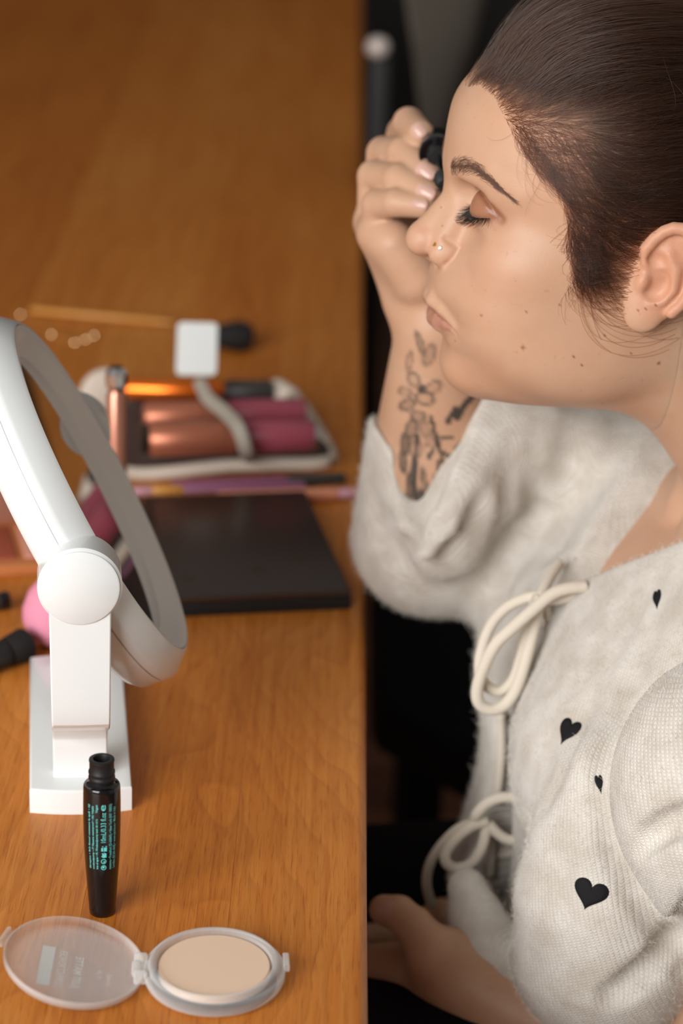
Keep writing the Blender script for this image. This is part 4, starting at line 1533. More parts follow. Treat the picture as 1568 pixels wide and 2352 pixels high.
# moles and freckles where the photograph shows them
for u, v, r, c in [(1200, 797, 1.35, (150, 92, 64)), (1318, 818, 0.9, (96, 58, 42)), (1335, 841, 0.8, (104, 62, 46)), (1512, 836, 1.1, (96, 56, 38)), (1387, 768, 0.9, (120, 76, 56)),
                   (1104, 724, 0.9, (150, 96, 66)), (1383, 925, 0.7, (110, 70, 52)), (1211, 716, 0.6, (150, 96, 70)), (1287, 703, 0.6, (160, 104, 76)), (1045, 785, 0.6, (160, 104, 76)),
                   (1480, 712, 0.7, (130, 70, 52)), (1463, 715, 0.7, (130, 70, 52)), (1505, 702, 0.7, (120, 66, 50)), (1011, 476, 0.5, (150, 96, 70)), (1017, 518, 0.5, (160, 104, 78)), (1450, 810, 0.5, (140, 90, 66))]:
    dd = (bpx[:, 0] - u) ** 2 + (bpx[:, 1] - v) ** 2 + np.where(facing & (bv[:, 2] > -200), 0, 1e9)
    c0 = bv[np.argmin(dd + (bpx[:, 2] - 1.2) * 300)]
    dist = np.sqrt(((bv - c0) ** 2).sum(1))
    blend(0.85 * (1 - ss(0.5 * r, 1.3 * r, dist)), c)
# scalp under the hair
HAIRLINE_PX = [(1056, 186), (1100, 196), (1135, 232), (1165, 290), (1200, 350), (1245, 405), (1285, 455), (1300, 520), (1308, 590), (1318, 640), (1345, 668), (1372, 630), (1400, 590), (1450, 548), (1515, 520), (1560, 540)]
hl = []
for u, v in HAIRLINE_PX:
    t = trace(lambda q, a, b: head_sdf(q), u, v, 1.1, 1.45)
    if t is not None: hl.append((t[0], t[2]))
hl = [(94.0, 78.0), (86.0, 79.0)] + [q for q in hl if q[0] < 84]
hair_poly = np.array(hl + [(-40, 8), (-60, -38), (-120, -50), (-140, 150), (90, 150)])


def in_poly(px, py, poly):
    ins = np.zeros(len(px), bool)
    n = len(poly)
    for i in range(n):
        x0, y0 = poly[i]; x1, y1 = poly[(i + 1) % n]
        c = ((y0 > py) != (y1 > py)) & (px < (x1 - x0) * (py - y0) / (y1 - y0 + 1e-12) + x0)
        ins ^= c
    return ins


def line_dist(px, py, pts):
    d = np.full(len(px), 1e9)
    p = np.stack([px, py], 1)
    for a, b in zip(pts[:-1], pts[1:]):
        a = np.array(a); b = np.array(b); ab = b - a
        t = np.clip(((p - a) @ ab) / (ab @ ab + 1e-9), 0, 1)
        d = np.minimum(d, np.linalg.norm(p - a - t[:, None] * ab, axis=1))
    return d


hd_in = in_poly(bv[:, 0], bv[:, 2], hair_poly)
edge = line_dist(bv[:, 0], bv[:, 2], hl)
isear = ear_sdf(sy.astype(np.float32)) < 0.8
sparse = ss(18, 42, bv[:, 0]) * ss(0, 1, (92 - bv[:, 2]) / 25)          # thin hair over the temple
sc = np.where(hd_in & inhead & ~isear, ss(2, 30, edge) * (1 - sparse) + 0.8 * ss(16, 64, edge) * sparse, 0)
blend(0.90 * sc, (36, 25, 19))
blend(np.where(hd_in & inhead & ~isear, 0.16 * ss(0, 6, edge), 0), (120, 84, 62))

# tattoo on the raised forearm: floral ink strokes
ink = np.zeros(len(bv))
fore = facing & (bv[:, 1] < -30) & (bv[:, 2] < -60) & (bv[:, 2] > -300)


def ink_line(pts, w, a=1.0):
    global ink
    d = line_dist(bpx[:, 0], bpx[:, 1], pts)
    ink = np.maximum(ink, np.where(fore, a * (1 - ss(w * 0.5, w * 1.2, d)), 0))


def ink_blob(u, v, rx, ry, ang, a, hollow=0.0):
    global ink
    ca, sa = math.cos(math.radians(ang)), math.sin(math.radians(ang))
    dx, dy = bpx[:, 0] - u, bpx[:, 1] - v
    e = np.sqrt(((dx * ca + dy * sa) / rx) ** 2 + ((-dx * sa + dy * ca) / ry) ** 2)
    m = (1 - ss(0.75, 1.15, e))
    if hollow: m = m * (hollow + (1 - hollow) * ss(0.45, 0.85, e))
    ink = np.maximum(ink, np.where(fore, a * m, 0))


for q in [(965, 790, 9, 34, -18, 0.75, 0.5), (985, 815, 16, 30, 20, 0.55, 0.4), (940, 830, 9, 26, 10, 0.6, 0.3), (950, 872, 22, 15, 60, 0.7, 0.2), (995, 890, 24, 15, -30, 0.7, 0.2), (930, 900, 18, 13, 20, 0.65, 0.3), (975, 915, 26, 17, 15, 0.75, 0.15),
          (935, 930, 22, 15, -20, 0.8, 0.4), (960, 955, 20, 14, 10, 0.75, 0.4), (968, 895, 10, 10, 0, 0.95, 0.9), (945, 985, 16, 26, 15, 0.8, 0.5), (975, 985, 14, 22, -15, 0.6, 0.4), (930, 1020, 12, 30, 0, 0.85, 0.7), (955, 1030, 16, 26, 5, 0.6, 0.3),
          (985, 1010, 10, 18, 20, 0.6, 0.4), (925, 1060, 10, 30, -5, 0.85, 0.7), (950, 1080, 9, 46, 5, 0.9, 0.8), (975, 1110, 8, 40, -8, 0.8, 0.6), (940, 1120, 10, 44, 5, 0.85, 0.8), (965, 1160, 16, 40, 0, 0.95, 0.9), (985, 1175, 12, 26, 30, 0.85, 0.8),
          (1032, 1005, 9, 6, 0, 0.85, 0), (1034, 1050, 8, 6, 0, 0.85, 0), (986, 1048, 7, 6, 0, 0.85, 0), (1024, 1090, 6, 9, 0, 0.85, 0), (998, 1108, 6, 8, 0, 0.85, 0)]:
    ink_blob(*q)
for pts, w in [([(990, 960), (1000, 1000), (1012, 1040), (1024, 1092)], 5), ([(1002, 1010), (1032, 1005)], 4), ([(1010, 1035), (1034, 1050)], 4), ([(1000, 1020), (986, 1048)], 4), ([(1008, 1060), (998, 1108)], 4), ([(958, 1000), (952, 1080), (955, 1180)], 6),
               ([(1028, 968), (1045, 940), (1050, 960), (1070, 925), (1085, 912)], 8), ([(1048, 1030), (1075, 1010), (1090, 1000), (1102, 985)], 7), ([(1015, 1125), (1040, 1105), (1062, 1098), (1080, 1070)], 7), ([(1100, 1000), (1118, 960)], 4)]:
    ink_line(pts, w)
blend(0.95 * np.clip(ink * 1.15, 0, 1), (56, 57, 54))

me = fast_mesh('body', to_world(bv), bf)
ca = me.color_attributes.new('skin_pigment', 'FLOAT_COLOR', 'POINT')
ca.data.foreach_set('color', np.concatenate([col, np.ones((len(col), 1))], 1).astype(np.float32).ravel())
lm = me.attributes.new('lid_shimmer', 'FLOAT', 'POINT')
lm.data.foreach_set('value', np.clip(lidm, 0, 1).astype(np.float32))


def skin_material():
    m = mat('skin', rough=0.46, spec=0.42)
    N, Lk, b = nodes(m)
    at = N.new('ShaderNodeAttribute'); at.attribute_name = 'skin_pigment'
    tc = N.new('ShaderNodeTexCoord')
    nz = N.new('ShaderNodeTexNoise'); nz.inputs['Scale'].default_value = 260; nz.inputs['Detail'].default_value = 3
    n2 = N.new('ShaderNodeTexNoise'); n2.inputs['Scale'].default_value = 45; n2.inputs['Detail'].default_value = 4
    Lk.new(tc.outputs['Object'], nz.inputs['Vector']); Lk.new(tc.outputs['Object'], n2.inputs['Vector'])
    fr = ramp(N, [(0.66, (1, 1, 1)), (0.76, (0.84, 0.70, 0.60))])
    Lk.new(nz.outputs[0], fr.inputs[0])
    mx = N.new('ShaderNodeMix'); mx.data_type = 'RGBA'; mx.blend_type = 'MULTIPLY'; mx.inputs[0].default_value = 0.45
    Lk.new(at.outputs['Color'], mx.inputs[6]); Lk.new(fr.outputs[0], mx.inputs[7])
    bl = ramp(N, [(0.35, (0.97, 0.93, 0.90)), (0.65, (1.0, 1.0, 1.0))])
    Lk.new(n2.outputs[0], bl.inputs[0])
    m2 = N.new('ShaderNodeMix'); m2.data_type = 'RGBA'; m2.blend_type = 'MULTIPLY'; m2.inputs[0].default_value = 1.0
    Lk.new(mx.outputs[2], m2.inputs[6]); Lk.new(bl.outputs[0], m2.inputs[7])
    Lk.new(m2.outputs[2], b.inputs['Base Color'])
    b.inputs['Subsurface Weight'].default_value = 0.18
    b.inputs['Subsurface Radius'].default_value = (1.0, 0.35, 0.2)
    b.inputs['Subsurface Scale'].default_value = 0.004
    vz = N.new('ShaderNodeTexVoronoi'); vz.inputs['Scale'].default_value = 900
    Lk.new(tc.outputs['Object'], vz.inputs['Vector'])
    bp = N.new('ShaderNodeBump'); bp.inputs['Strength'].default_value = 0.12; bp.inputs['Distance'].default_value = 0.0004
    Lk.new(vz.outputs[0], bp.inputs['Height']); Lk.new(bp.outputs[0], b.inputs['Normal'])
    sh = N.new('ShaderNodeAttribute'); sh.attribute_name = 'lid_shimmer'
    rr = N.new('ShaderNodeMapRange'); rr.inputs[3].default_value = 0.46; rr.inputs[4].default_value = 0.32
    Lk.new(sh.outputs['Fac'], rr.inputs[0]); Lk.new(rr.outputs[0], b.inputs['Roughness'])
    return m


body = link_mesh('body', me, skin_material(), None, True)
under(body, person)

# ------------------------------------------------------------------ cardigan
cv_, cf_ = multi_res(card_sdf, [((-75, -190, -500), (160, 262, -90), 2.5), ((-245, -260, -600), (190, 300, -80), 6.0)])
cn_ = vert_normals(cv_, cf_)
# knit coordinates: round the torso / along the drop
ku = np.arctan2(cv_[:, 1], cv_[:, 0] + 110) * 150.0 + 0.25 * cv_[:, 2]
kv = cv_[:, 2] - 0.2 * cv_[:, 0]
me = fast_mesh('cardigan', to_world(cv_), cf_)
for nm, arr in (('knit_u', ku), ('knit_v', kv)):
    at = me.attributes.new(nm, 'FLOAT', 'POINT'); at.data.foreach_set('value', arr.astype(np.float32))


def wool_material():
    m = mat('cream_wool', srgb(226, 216, 202), 0.95, spec=0.15, sheen=0.25)
    N, Lk, b = nodes(m)
    u = N.new('ShaderNodeAttribute'); u.attribute_name = 'knit_u'
    v = N.new('ShaderNodeAttribute'); v.attribute_name = 'knit_v'

    def math_(op, a=None, bb=None, c=None):
        n = N.new('ShaderNodeMath'); n.operation = op
        for i, q in enumerate((a, bb, c)):
            if q is None: continue
            if isinstance(q, (int, float)): n.inputs[i].default_value = q
            else: Lk.new(q, n.inputs[i])
        return n.outputs[0]
    su = math_('ABSOLUTE', math_('SINE', math_('MULTIPLY', u.outputs['Fac'], math.pi / 1.75)))
    zig = math_('MULTIPLY_ADD', su, 1.1, v.outputs['Fac'])
    sv = math_('ABSOLUTE', math_('SINE', math_('MULTIPLY', zig, math.pi / 1.4)))
    kn = math_('MULTIPLY', math_('POWER', su, 0.5), math_('POWER', sv, 0.5))
    tc = N.new('ShaderNodeTexCoord')
    nz = N.new('ShaderNodeTexNoise'); nz.inputs['Scale'].default_value = 420; nz.inputs['Detail'].default_value = 5
    n2 = N.new('ShaderNodeTexNoise'); n2.inputs['Scale'].default_value = 55; n2.inputs['Detail'].default_value = 5
    Lk.new(tc.outputs['Object'], nz.inputs['Vector']); Lk.new(tc.outputs['Object'], n2.inputs['Vector'])
    hgt = math_('ADD', math_('MULTIPLY', kn, 0.8), math_('MULTIPLY_ADD', nz.outputs[0], 0.7, math_('MULTIPLY', n2.outputs[0], 0.5)))
    bp = N.new('ShaderNodeBump'); bp.inputs['Strength'].default_value = 0.55; bp.inputs['Distance'].default_value = 0.0012
    Lk.new(hgt, bp.inputs['Height']); Lk.new(bp.outputs[0], b.inputs['Normal'])
    r = ramp(N, [(0.30, srgb(208, 197, 184)), (0.62, srgb(229, 221, 211))])
    Lk.new(n2.outputs[0], r.inputs[0])
    k2 = ramp(N, [(0.0, (0.80, 0.76, 0.70)), (0.55, (1, 1, 1))])
    Lk.new(kn, k2.inputs[0])
    mx = N.new('ShaderNodeMix'); mx.data_type = 'RGBA'; mx.blend_type = 'MULTIPLY'; mx.inputs[0].default_value = 0.55
    Lk.new(r.outputs[0], mx.inputs[6]); Lk.new(k2.outputs[0], mx.inputs[7])
    Lk.new(mx.outputs[2], b.inputs['Base Color'])
    return m


M['wool'] = wool_material()
M['cord'] = noise_bump(mat('cream_cord', srgb(224, 211, 194), 0.9, spec=0.15, sheen=0.2), 900, 0.5, 0.0008)
M['heart'] = noise_bump(mat('black_stitching', srgb(24, 22, 24), 0.75, spec=0.3), 1600, 0.6, 0.0006)
cardigan = link_mesh('cardigan', me, M['wool'], None, True)
under(cardigan, person)


def card_hit(u, v):
    h = trace(card_sdf, u, v)
    g = np.array([card_sdf((h + e).astype(np.float32)[None])[0] - card_sdf((h - e).astype(np.float32)[None])[0] for e in np.eye(3)])
    return h, g / np.linalg.norm(g)


HEART_C = []


def heart_patch(u, v, width, height, ang, name='heart'):
    """stitched heart laid on the knit: built in the tangent plane, pressed on to the surface"""
    h, n = card_hit(u, v)
    HEART_C.append((h, max(width, height) * 0.62))
    up = np.array([0, 0, 1.0]); up = up - n * (up @ n); up /= np.linalg.norm(up)
    rt = np.cross(up, n)
    if (pix((h + rt * 5)[None])[0, 0] - u) < 0: rt = -rt
    ca, sa = math.cos(math.radians(ang)), math.sin(math.radians(ang))
    pts = []
    K = 40
    for k in range(K):
        t = 2 * math.pi * k / K
        x = 16 * math.sin(t) ** 3 / 34.0
        y = (13 * math.cos(t) - 5 * math.cos(2 * t) - 2 * math.cos(3 * t) - math.cos(4 * t) + 2.5) / 30.0
        pts.append((x, y))
    verts, faces = [], []
    rings = [1.0, 0.93, 0.6, 0.3]
    lift = [-0.3, 0.8, 1.0, 1.1]
    for rr, lf in zip(rings, lift):
        for x, y in pts:
            X, Y = x * width * rr, y * height * rr
            verts.append(h + rt * (X * ca - Y * sa) + up * (X * sa + Y * ca))
    verts = np.array(verts)
    for _ in range(4):
        verts = verts - n * card_sdf(verts.astype(np.float32))[:, None]
    verts = verts + n * np.repeat(np.array(lift), K)[:, None]
    for r in range(len(rings) - 1):
        for k in range(K):
            k2 = (k + 1) % K
            faces.append((r * K + k, r * K + k2, (r + 1) * K + k2, (r + 1) * K + k))
    faces.append(tuple((len(rings) - 1) * K + k for k in range(K)))
    o = mesh_obj(name, to_world(np.array(verts)), faces, M['heart'], None, True)
    part_of(o, cardigan); o.matrix_parent_inverse = Matrix.Translation(-Vector(person.location)) @ Matrix.Translation(Vector(person.location))
    return o


def child_of_card(o):
    o.parent = cardigan
    return o


heart_patch(1303, 1682, 14.5, 17.0, 8)
heart_patch(1353, 2057, 20.5, 17.5, -12)
heart_patch(1376, 1802, 4.5, 11.0, 18)
heart_patch(1508, 1377, 6.0, 13.0, 40)


def cord(pts, r=2.9, name='tie_cord'):
    """pts: (u, v, y) photo pixel on the plane y (mm)"""
    w = catmull([to_world(hp(*q)) for q in pts], 7)
    v, f = tube(w, r * 1.12 / 1000, 14)
    return child_of_card(mesh_obj(name, v, f, M['cord'], None, True))


# upper bow
cord([(1345, 1347, 22), (1300, 1352, 24), (1262, 1368, 26), (1215, 1408, 30), (1170, 1448, 32), (1138, 1480, 32), (1112, 1530, 31), (1096, 1580, 30), (1100, 1615, 30), (1128, 1630, 30), (1160, 1618, 29), (1186, 1580, 28), (1206, 1520, 26), (1224, 1450, 22), (1236, 1390, 16)], 3.2)
cord([(1228, 1385, 14), (1210, 1450, 20), (1195, 1510, 22), (1178, 1560, 22), (1150, 1586, 22), (1120, 1578, 21), (1102, 1548, 18), (1104, 1500, 14), (1125, 1440, 10), (1160, 1398, 8), (1205, 1374, 10), (1240, 1368, 14)], 2.9)
cord([(1238, 1372, 16), (1252, 1345, 8), (1268, 1318, -2), (1284, 1294, -12)], 2.7)
cord([(1250, 1385, 10), (1262, 1430, 4), (1266, 1480, 0), (1258, 1520, -6)], 2.7)
cord([(1335, 1362, 16), (1290, 1375, 16), (1250, 1378, 16), (1228, 1376, 18)], 2.9)
cord([(1150, 1640, 0), (1152, 1710, -2), (1148, 1780, -4), (1140, 1840, -6)], 2.6)
# lower bow
cord([(1185, 1832, 14), (1150, 1832, 14), (1118, 1845, 14), (1094, 1870, 14), (1090, 1885, 10)], 3.0)
cord([(1118, 1888, 12), (1085, 1896, 14), (1050, 1922, 16), (1025, 1955, 18), (1024, 1980, 20), (1046, 1994, 20), (1080, 1984, 20), (1104, 1950, 18), (1114, 1915, 14), (1118, 1888, 10)], 3.0)
cord([(1090, 1888, 8), (1050, 1905, 8), (1010, 1945, 8), (985, 1990, 8), (980, 2035, 6), (992, 2080, 2)], 2.7)
cord([(1122, 1892, 12), (1140, 1912, 14), (1165, 1928, 16), (1200, 1930, 18)], 2.9)
cord([(1124, 1895, 6), (1128, 1950, 0), (1126, 2010, -4)], 2.4)
cord([(1118, 1962, -12), (1160, 1962, -10), (1205, 1950, -8)], 2.8)

# ------------------------------------------------------------------ strands
def strands(name, P_, radius0, radius1, m, parent, taper=None):
    """P_: (n, k, 3) world points"""
    n, k, _ = P_.shape
    cu = bpy.data.hair_curves.new(name)
    cu.add_curves([k] * n)
    cu.points.foreach_set('position', np.ascontiguousarray(P_, np.float32).ravel())
    t = np.linspace(0, 1, k)
    r = radius0 + (radius1 - radius0) * t
    r = np.tile(r, n).astype(np.float32)
    cu.points.foreach_set('radius', r)
    cu.materials.append(m)
    o = bpy.data.objects.new(name, cu)
    COL.objects.link(o)
    if parent is person: under(o, person)
    elif parent is not None: o.parent = parent
    return o


def hair_material(name, c, rough=0.32):
    m = bpy.data.materials.new(name)
    m.use_nodes = True
    N, Lk = m.node_tree.nodes, m.node_tree.links
    N.remove(N['Principled BSDF'])
    h = N.new('ShaderNodeBsdfHairPrincipled')
    h.parametrization = 'COLOR'
    hi = N.new('ShaderNodeHairInfo')
    rp = ramp(N, [(0.0, tuple(q * 0.45 for q in c)), (0.7, c), (1.0, tuple(min(1, q * 2.0) for q in c))])
    Lk.new(hi.outputs['Random'], rp.inputs[0]); Lk.new(rp.outputs[0], h.inputs['Color'])
    h.inputs['Roughness'].default_value = rough
    h.inputs['Radial Roughness'].default_value = 0.5
    h.inputs['Random Roughness'].default_value = 0.2 if 'Random Roughness' in h.inputs else 0
    Lk.new(h.outputs[0], N['Material Output'].inputs[0])
    return m


M['hair'] = hair_material('brown_hair', srgb(50, 29, 19), 0.24)
M['brow'] = mat('brow_hair', srgb(118, 86, 70), 0.6)
M['lash'] = mat('mascaraed_lash', (0.006, 0.005, 0.005), 0.5)

rs = np.random.RandomState(11)


def head_grad(p):
    e = 0.5
    d0 = head_sdf(p)
    g = np.stack([(head_sdf(p + np.eye(3, dtype=np.float32)[i] * e) - d0) / e for i in range(3)], 1)
    return d0, g / (np.linalg.norm(g, axis=1)[:, None] + 1e-9)


def smooth_skull(p):
    """scalp without ears, for combing over"""
    s = np.stack([p[:, 0], np.abs(p[:, 1]), p[:, 2]], 1)
    cr = ell(p, (-4.5, 0, 40), (95.5, 73.5, 88))
    fl = smax(face_loft(p), p[:, 2] - 92, 26)
    fl = smax(fl, -40 - p[:, 0], 12)
    return smin(cr, fl, 7.0)


def skull_grad(p):
    e = 0.5
    d0 = smooth_skull(p)
    g = np.stack([(smooth_skull(p + np.eye(3, dtype=np.float32)[i] * e) - d0) / e for i in range(3)], 1)
    return d0, g / (np.linalg.norm(g, axis=1)[:, None] + 1e-9)


BUN = np.array([-112.0, 0.0, 78.0], np.float32)


def aim_for(root):
    """where a strand heads: the bun, or low round the back of the head for the side hair"""
    t = ss(30, 82, root[:, 2])[:, None]
    low = np.array([-118.0, 10.0, 26.0]); return (low * (1 - t) + BUN * t).astype(np.float32)


def comb(root, first, length, steps, turn, lift0, lift1, jitter, seed, stop_at_bun=True):
    """march strands over the skull: start along `first`, turn towards the bun"""
    r = np.random.RandomState(seed)
    p = root.astype(np.float32).copy()
    AIM = aim_for(root)
    out = [p.copy()]
    n = len(p)
    step = (length / (steps - 1))[:, None]
    wob = r.normal(0, jitter, (n, 3)).astype(np.float32)
    dirp = first.astype(np.float32).copy()
    for i in range(1, steps):
        t = i / (steps - 1)
        tb = AIM - p
        dist = np.linalg.norm(tb, axis=1)[:, None]
        tb = tb / dist
        w = np.clip(turn * 1.7 * t, 0, 1)[:, None] if np.ndim(turn) else min(1.0, turn * 1.7 * t)
        dr = dirp * (1 - w) + tb * w + wob * 0.25
        d0, g = skull_grad(p)
        dr = dr - g * (dr * g).sum(1)[:, None]
        dr /= np.linalg.norm(dr, axis=1)[:, None] + 1e-9
        st = np.minimum(step, np.maximum(dist - 6, 0.2)) if stop_at_bun else step
        p = p + dr * st
        d0, g = skull_grad(p)
        tgt = lift0 + (lift1 - lift0) * (1 - (1 - t) ** 2.5)
        p = p - g * (d0 - tgt)[:, None]
        dirp = dr
        out.append(p.copy())
    return np.stack(out, 1)


# roots: spread over the scalp
hv = np.flatnonzero(hd_in & inhead & ~isear & (bv[:, 2] > -40))
# area weighting through faces
fc = bf[np.isin(bf, hv).all(1)]
a_ = bv[fc]
area_ = np.linalg.norm(np.cross(a_[:, 2] - a_[:, 0], a_[:, 3] - a_[:, 1]), axis=1)
vis = np.where(a_[:, :, 1].mean(1) > -35, 1.0, 0.25)
wt = area_ * vis


def sample_roots(n, weight, seed):
    r = np.random.RandomState(seed)
    i = r.choice(len(fc), n, p=weight / weight.sum())
    s, t = r.rand(n, 1), r.rand(n, 1)
    q = a_[i]
    return q[:, 0] * (1 - s) * (1 - t) + q[:, 1] * s * (1 - t) + q[:, 2] * s * t + q[:, 3] * (1 - s) * t


fe = line_dist(a_[:, :, 0].mean(1), a_[:, :, 2].mean(1), hl)


def first_dir(p):
    """growth direction: back from the brow, down-and-back at the temple, down at the sideburn"""
    x, z = p[:, 0], p[:, 2]
    top = np.array([-0.75, 0.0, 0.45]); tem = np.array([-0.55, 0.0, -0.85]); side = np.array([-0.05, 0.0, -1.0])
    wt_ = (ss(0, 1, (88 - z) / 26) * ss(0, 1, (x - 4) / 30))[:, None]
    ws_ = (ss(0, 1, (28 - z) / 14) * ss(0, 1, (x - 12) / 10))[:, None]
    d = top * (1 - wt_) + tem * wt_
    d = d * (1 - ws_) + side * ws_
    return d / np.linalg.norm(d, axis=1)[:, None]


# main sleek layer
fsp = ss(18, 42, a_[:, :, 0].mean(1)) * ss(0, 1, (92 - a_[:, :, 2].mean(1)) / 25)
w1 = wt * (0.07 + ss(0, 20, fe)) * (1 - fsp) + wt * (0.07 + 0.42 * ss(16, 60, fe)) * fsp
r1 = sample_roots(25000, w1, 1)
n1 = len(r1)
lay = rs.rand(n1)
dist1 = np.linalg.norm(BUN - r1, axis=1)
L1 = np.minimum(dist1 * 1.35, 60 + rs.rand(n1) * 190)
tr = 0.75 + rs.rand(n1) * 0.5
# locks: strands of one lock share a wobble
lock = (np.floor(r1[:, 2] / 5.0) * 31 + np.floor(r1[:, 0] / 7.0) * 17).astype(int)
front = ss(35, 70, r1[:, 0]) * ss(70, 92, r1[:, 2])
H1 = comb(r1, first_dir(r1) + rs.normal(0, 0.10, (n1, 3)) + np.outer(front, [0.15, 0, 0.5]), L1, 18, tr, 0.4, 1.2 + 5.5 * lay + front * (4 + 9 * lay), 0.20, 3)
hair = strands('hair', to_world(H1), 0.000082, 0.000045, M['hair'], person)
hair['kind'] = 'stuff'
# fine short hair at the hairline, temple and sideburn
w2 = wt * np.where(fe < 26, 1.0 + 1.5 * (fe < 8), 0.02) * np.where(a_[:, :, 1].mean(1) > 5, 1, 0.15)
r2 = sample_roots(6200, w2, 5)
n2_ = len(r2)
L2 = 12 + rs.rand(n2_) * 20
H2 = comb(r2, first_dir(r2) + rs.normal(0, 0.3, (n2_, 3)), L2, 12, 0.2 + rs.rand(n2_) * 0.6, 0.3, 0.8 + 1.6 * rs.rand(n2_), 0.32, 9, False)
baby = strands('hairline_wisps', to_world(H2), 0.00006, 0.00002, M['hair'], person)
baby['kind'] = 'stuff'
# wisps hanging in front of the ear
ns = 420
us = rs.uniform(1300, 1400, ns); vs_ = rs.uniform(500, 620, ns)
roots = []
for u, v in zip(us, vs_):
    t = trace(lambda q, a, b: smooth_skull(q), u, v, 1.15, 1.35)
    if t is not None: roots.append(t)
r3 = np.array(roots)
n3 = len(r3)
fd = np.tile(np.array([0.05, 0.0, -1.0]), (n3, 1)) + rs.normal(0, 0.22, (n3, 3))
H3 = comb(r3, fd, 16 + rs.rand(n3) * 22, 12, rs.rand(n3) * 0.35, 0.3, 1.0, 0.35, 21, False)
o = strands('sideburn_wisps', to_world(H3), 0.000065, 0.00002, M['hair'], person); o['kind'] = 'stuff'
# flyaways above the crown and brow
r4 = sample_roots(140, wt * (a_[:, :, 2].mean(1) > 70) * (a_[:, :, 0].mean(1) < 66), 31)
n4 = len(r4)
H4 = comb(r4, first_dir(r4) + rs.normal(0, 0.3, (n4, 3)), 25 + rs.rand(n4) * 60, 14, 0.3 + rs.rand(n4) * 0.4, 0.5, 9.0 * rs.rand(n4), 0.7, 33, False)
o = strands('flyaway_hairs', to_world(H4), 0.00005, 0.00002, M['hair'], person); o['kind'] = 'stuff'
# bun behind the crown
nb_ = 5000
th = rs.rand(nb_) * 2 * math.pi
B_ = []
for i in range(nb_):
    ax = rs.normal(0, 1, 3) * np.array([1.0, 0.5, 0.5]); ax /= np.linalg.norm(ax)
    u_ = np.cross(ax, [0, 0, 1.0]); u_ /= np.linalg.norm(u_); w_ = np.cross(ax, u_)
    rad = 24 + rs.rand() * 10
    aa = th[i] + np.linspace(0, 1.6, 10)
    c_ = np.array([-122, 0, 84]) + ax * rs.normal(0, 8)
    B_.append(c_ + rad * (np.cos(aa)[:, None] * u_ + np.sin(aa)[:, None] * w_))
o = strands('hair_bun', to_world(np.array(B_)), 0.00009, 0.00008, M['hair'], person); o['kind'] = 'stuff'

# eyebrow (both sides)
brow_px = [(1036, 388), (1052, 384), (1075, 384), (1100, 394), (1122, 410), (1145, 430), (1178, 456)]
brow_w = [4.0, 5.0, 4.7, 4.0, 3.1, 2.0, 0.6]
bp3 = np.array([trace(lambda q, a, b: head_sdf(q), u, v, 1.15, 1.45) for u, v in brow_px])
bc = catmull(bp3, 12); bw = np.interp(np.linspace(0, 1, len(bc)), np.linspace(0, 1, len(brow_w)), brow_w)
bt = np.gradient(bc, axis=0); bt /= np.linalg.norm(bt, axis=1)[:, None]
nbw = 860
idx = np.clip((rs.beta(1.1, 1.25, nbw) * (len(bc) - 1)).astype(int), 0, len(bc) - 1)
base = bc[idx]
up_ = np.array([0, 0, 1.0])
off = rs.normal(0, 0.5, nbw).clip(-1, 1) * bw[idx]
root = base + up_ * off[:, None] + bt[idx] * rs.normal(0, 0.8, nbw)[:, None]
d0, g = head_grad(root.astype(np.float32)); root = root - g * d0[:, None]
tq = idx / len(bc)
dr = bt[idx] * (0.45 + 0.65 * tq)[:, None] + up_ * (0.42 - 0.72 * tq - 0.35 * np.sign(off) * (0.3 + tq))[:, None] + rs.normal(0, 0.16, (nbw, 3))
dr /= np.linalg.norm(dr, axis=1)[:, None]
Ln = (3.6 + rs.rand(nbw) * 3.0)
BR = [root]
p = root
for i in range(1, 6):
    p = p + dr * (Ln / 5)[:, None]
    d0, g = head_grad(p.astype(np.float32)); p = p - g * (d0 - 0.25 - 0.1 * i)[:, None]
    dr = dr * 0.85 + bt[idx] * 0.2; dr /= np.linalg.norm(dr, axis=1)[:, None]
    BR.append(p)
BR = np.stack(BR, 1)
mir_ = BR.copy(); mir_[:, :, 1] *= -1
strands('eyebrow', to_world(BR), 0.000055, 0.000025, M['brow'], person)
strands('eyebrow', to_world(mir_), 0.000055, 0.000025, M['brow'], person)

# upper lashes, blackened, pointing down and out from the lowered lid
nl = 120
yy = EYE[1] + np.linspace(-11.0, 12.6, nl) + rs.normal(0, 0.12, nl)
zz_ = lid_z(yy) + 0.1
xx = EYE[0] + np.sqrt(np.maximum(13.9 ** 2 - (yy - EYE[1]) ** 2 - (zz_ - EYE[2]) ** 2, 1.0))
root = np.stack([xx, yy, zz_], 1)
rad_ = root - EYE; rad_[:, 2] = 0; rad_ /= np.linalg.norm(rad_, axis=1)[:, None]
clump = np.round(np.arange(nl) / 5.0) * 5
fan = (clump - np.arange(nl)) / 5.0
dr = rad_ * 0.80 + np.array([0, 0, -0.62]) + np.stack([np.zeros(nl), fan * 0.35, np.zeros(nl)], 1) + rs.normal(0, 0.06, (nl, 3))
dr /= np.linalg.norm(dr, axis=1)[:, None]
Ln = 6.2 + 2.0 * np.sin(np.linspace(0.3, 2.9, nl)) + rs.rand(nl) * 1.5
LS = [root - dr * 0.4]
p = root
for i in range(1, 7):
    p = p + dr * (Ln / 6)[:, None]
    dr = dr + np.array([0, 0, 0.11]); dr /= np.linalg.norm(dr, axis=1)[:, None]
    LS.append(p)
LS = np.stack(LS, 1)
mir_ = LS.copy(); mir_[:, :, 1] *= -1
strands('eyelashes', to_world(LS), 0.00014, 0.00003, M['lash'], person)
strands('eyelashes', to_world(mir_), 0.00014, 0.00003, M['lash'], person)

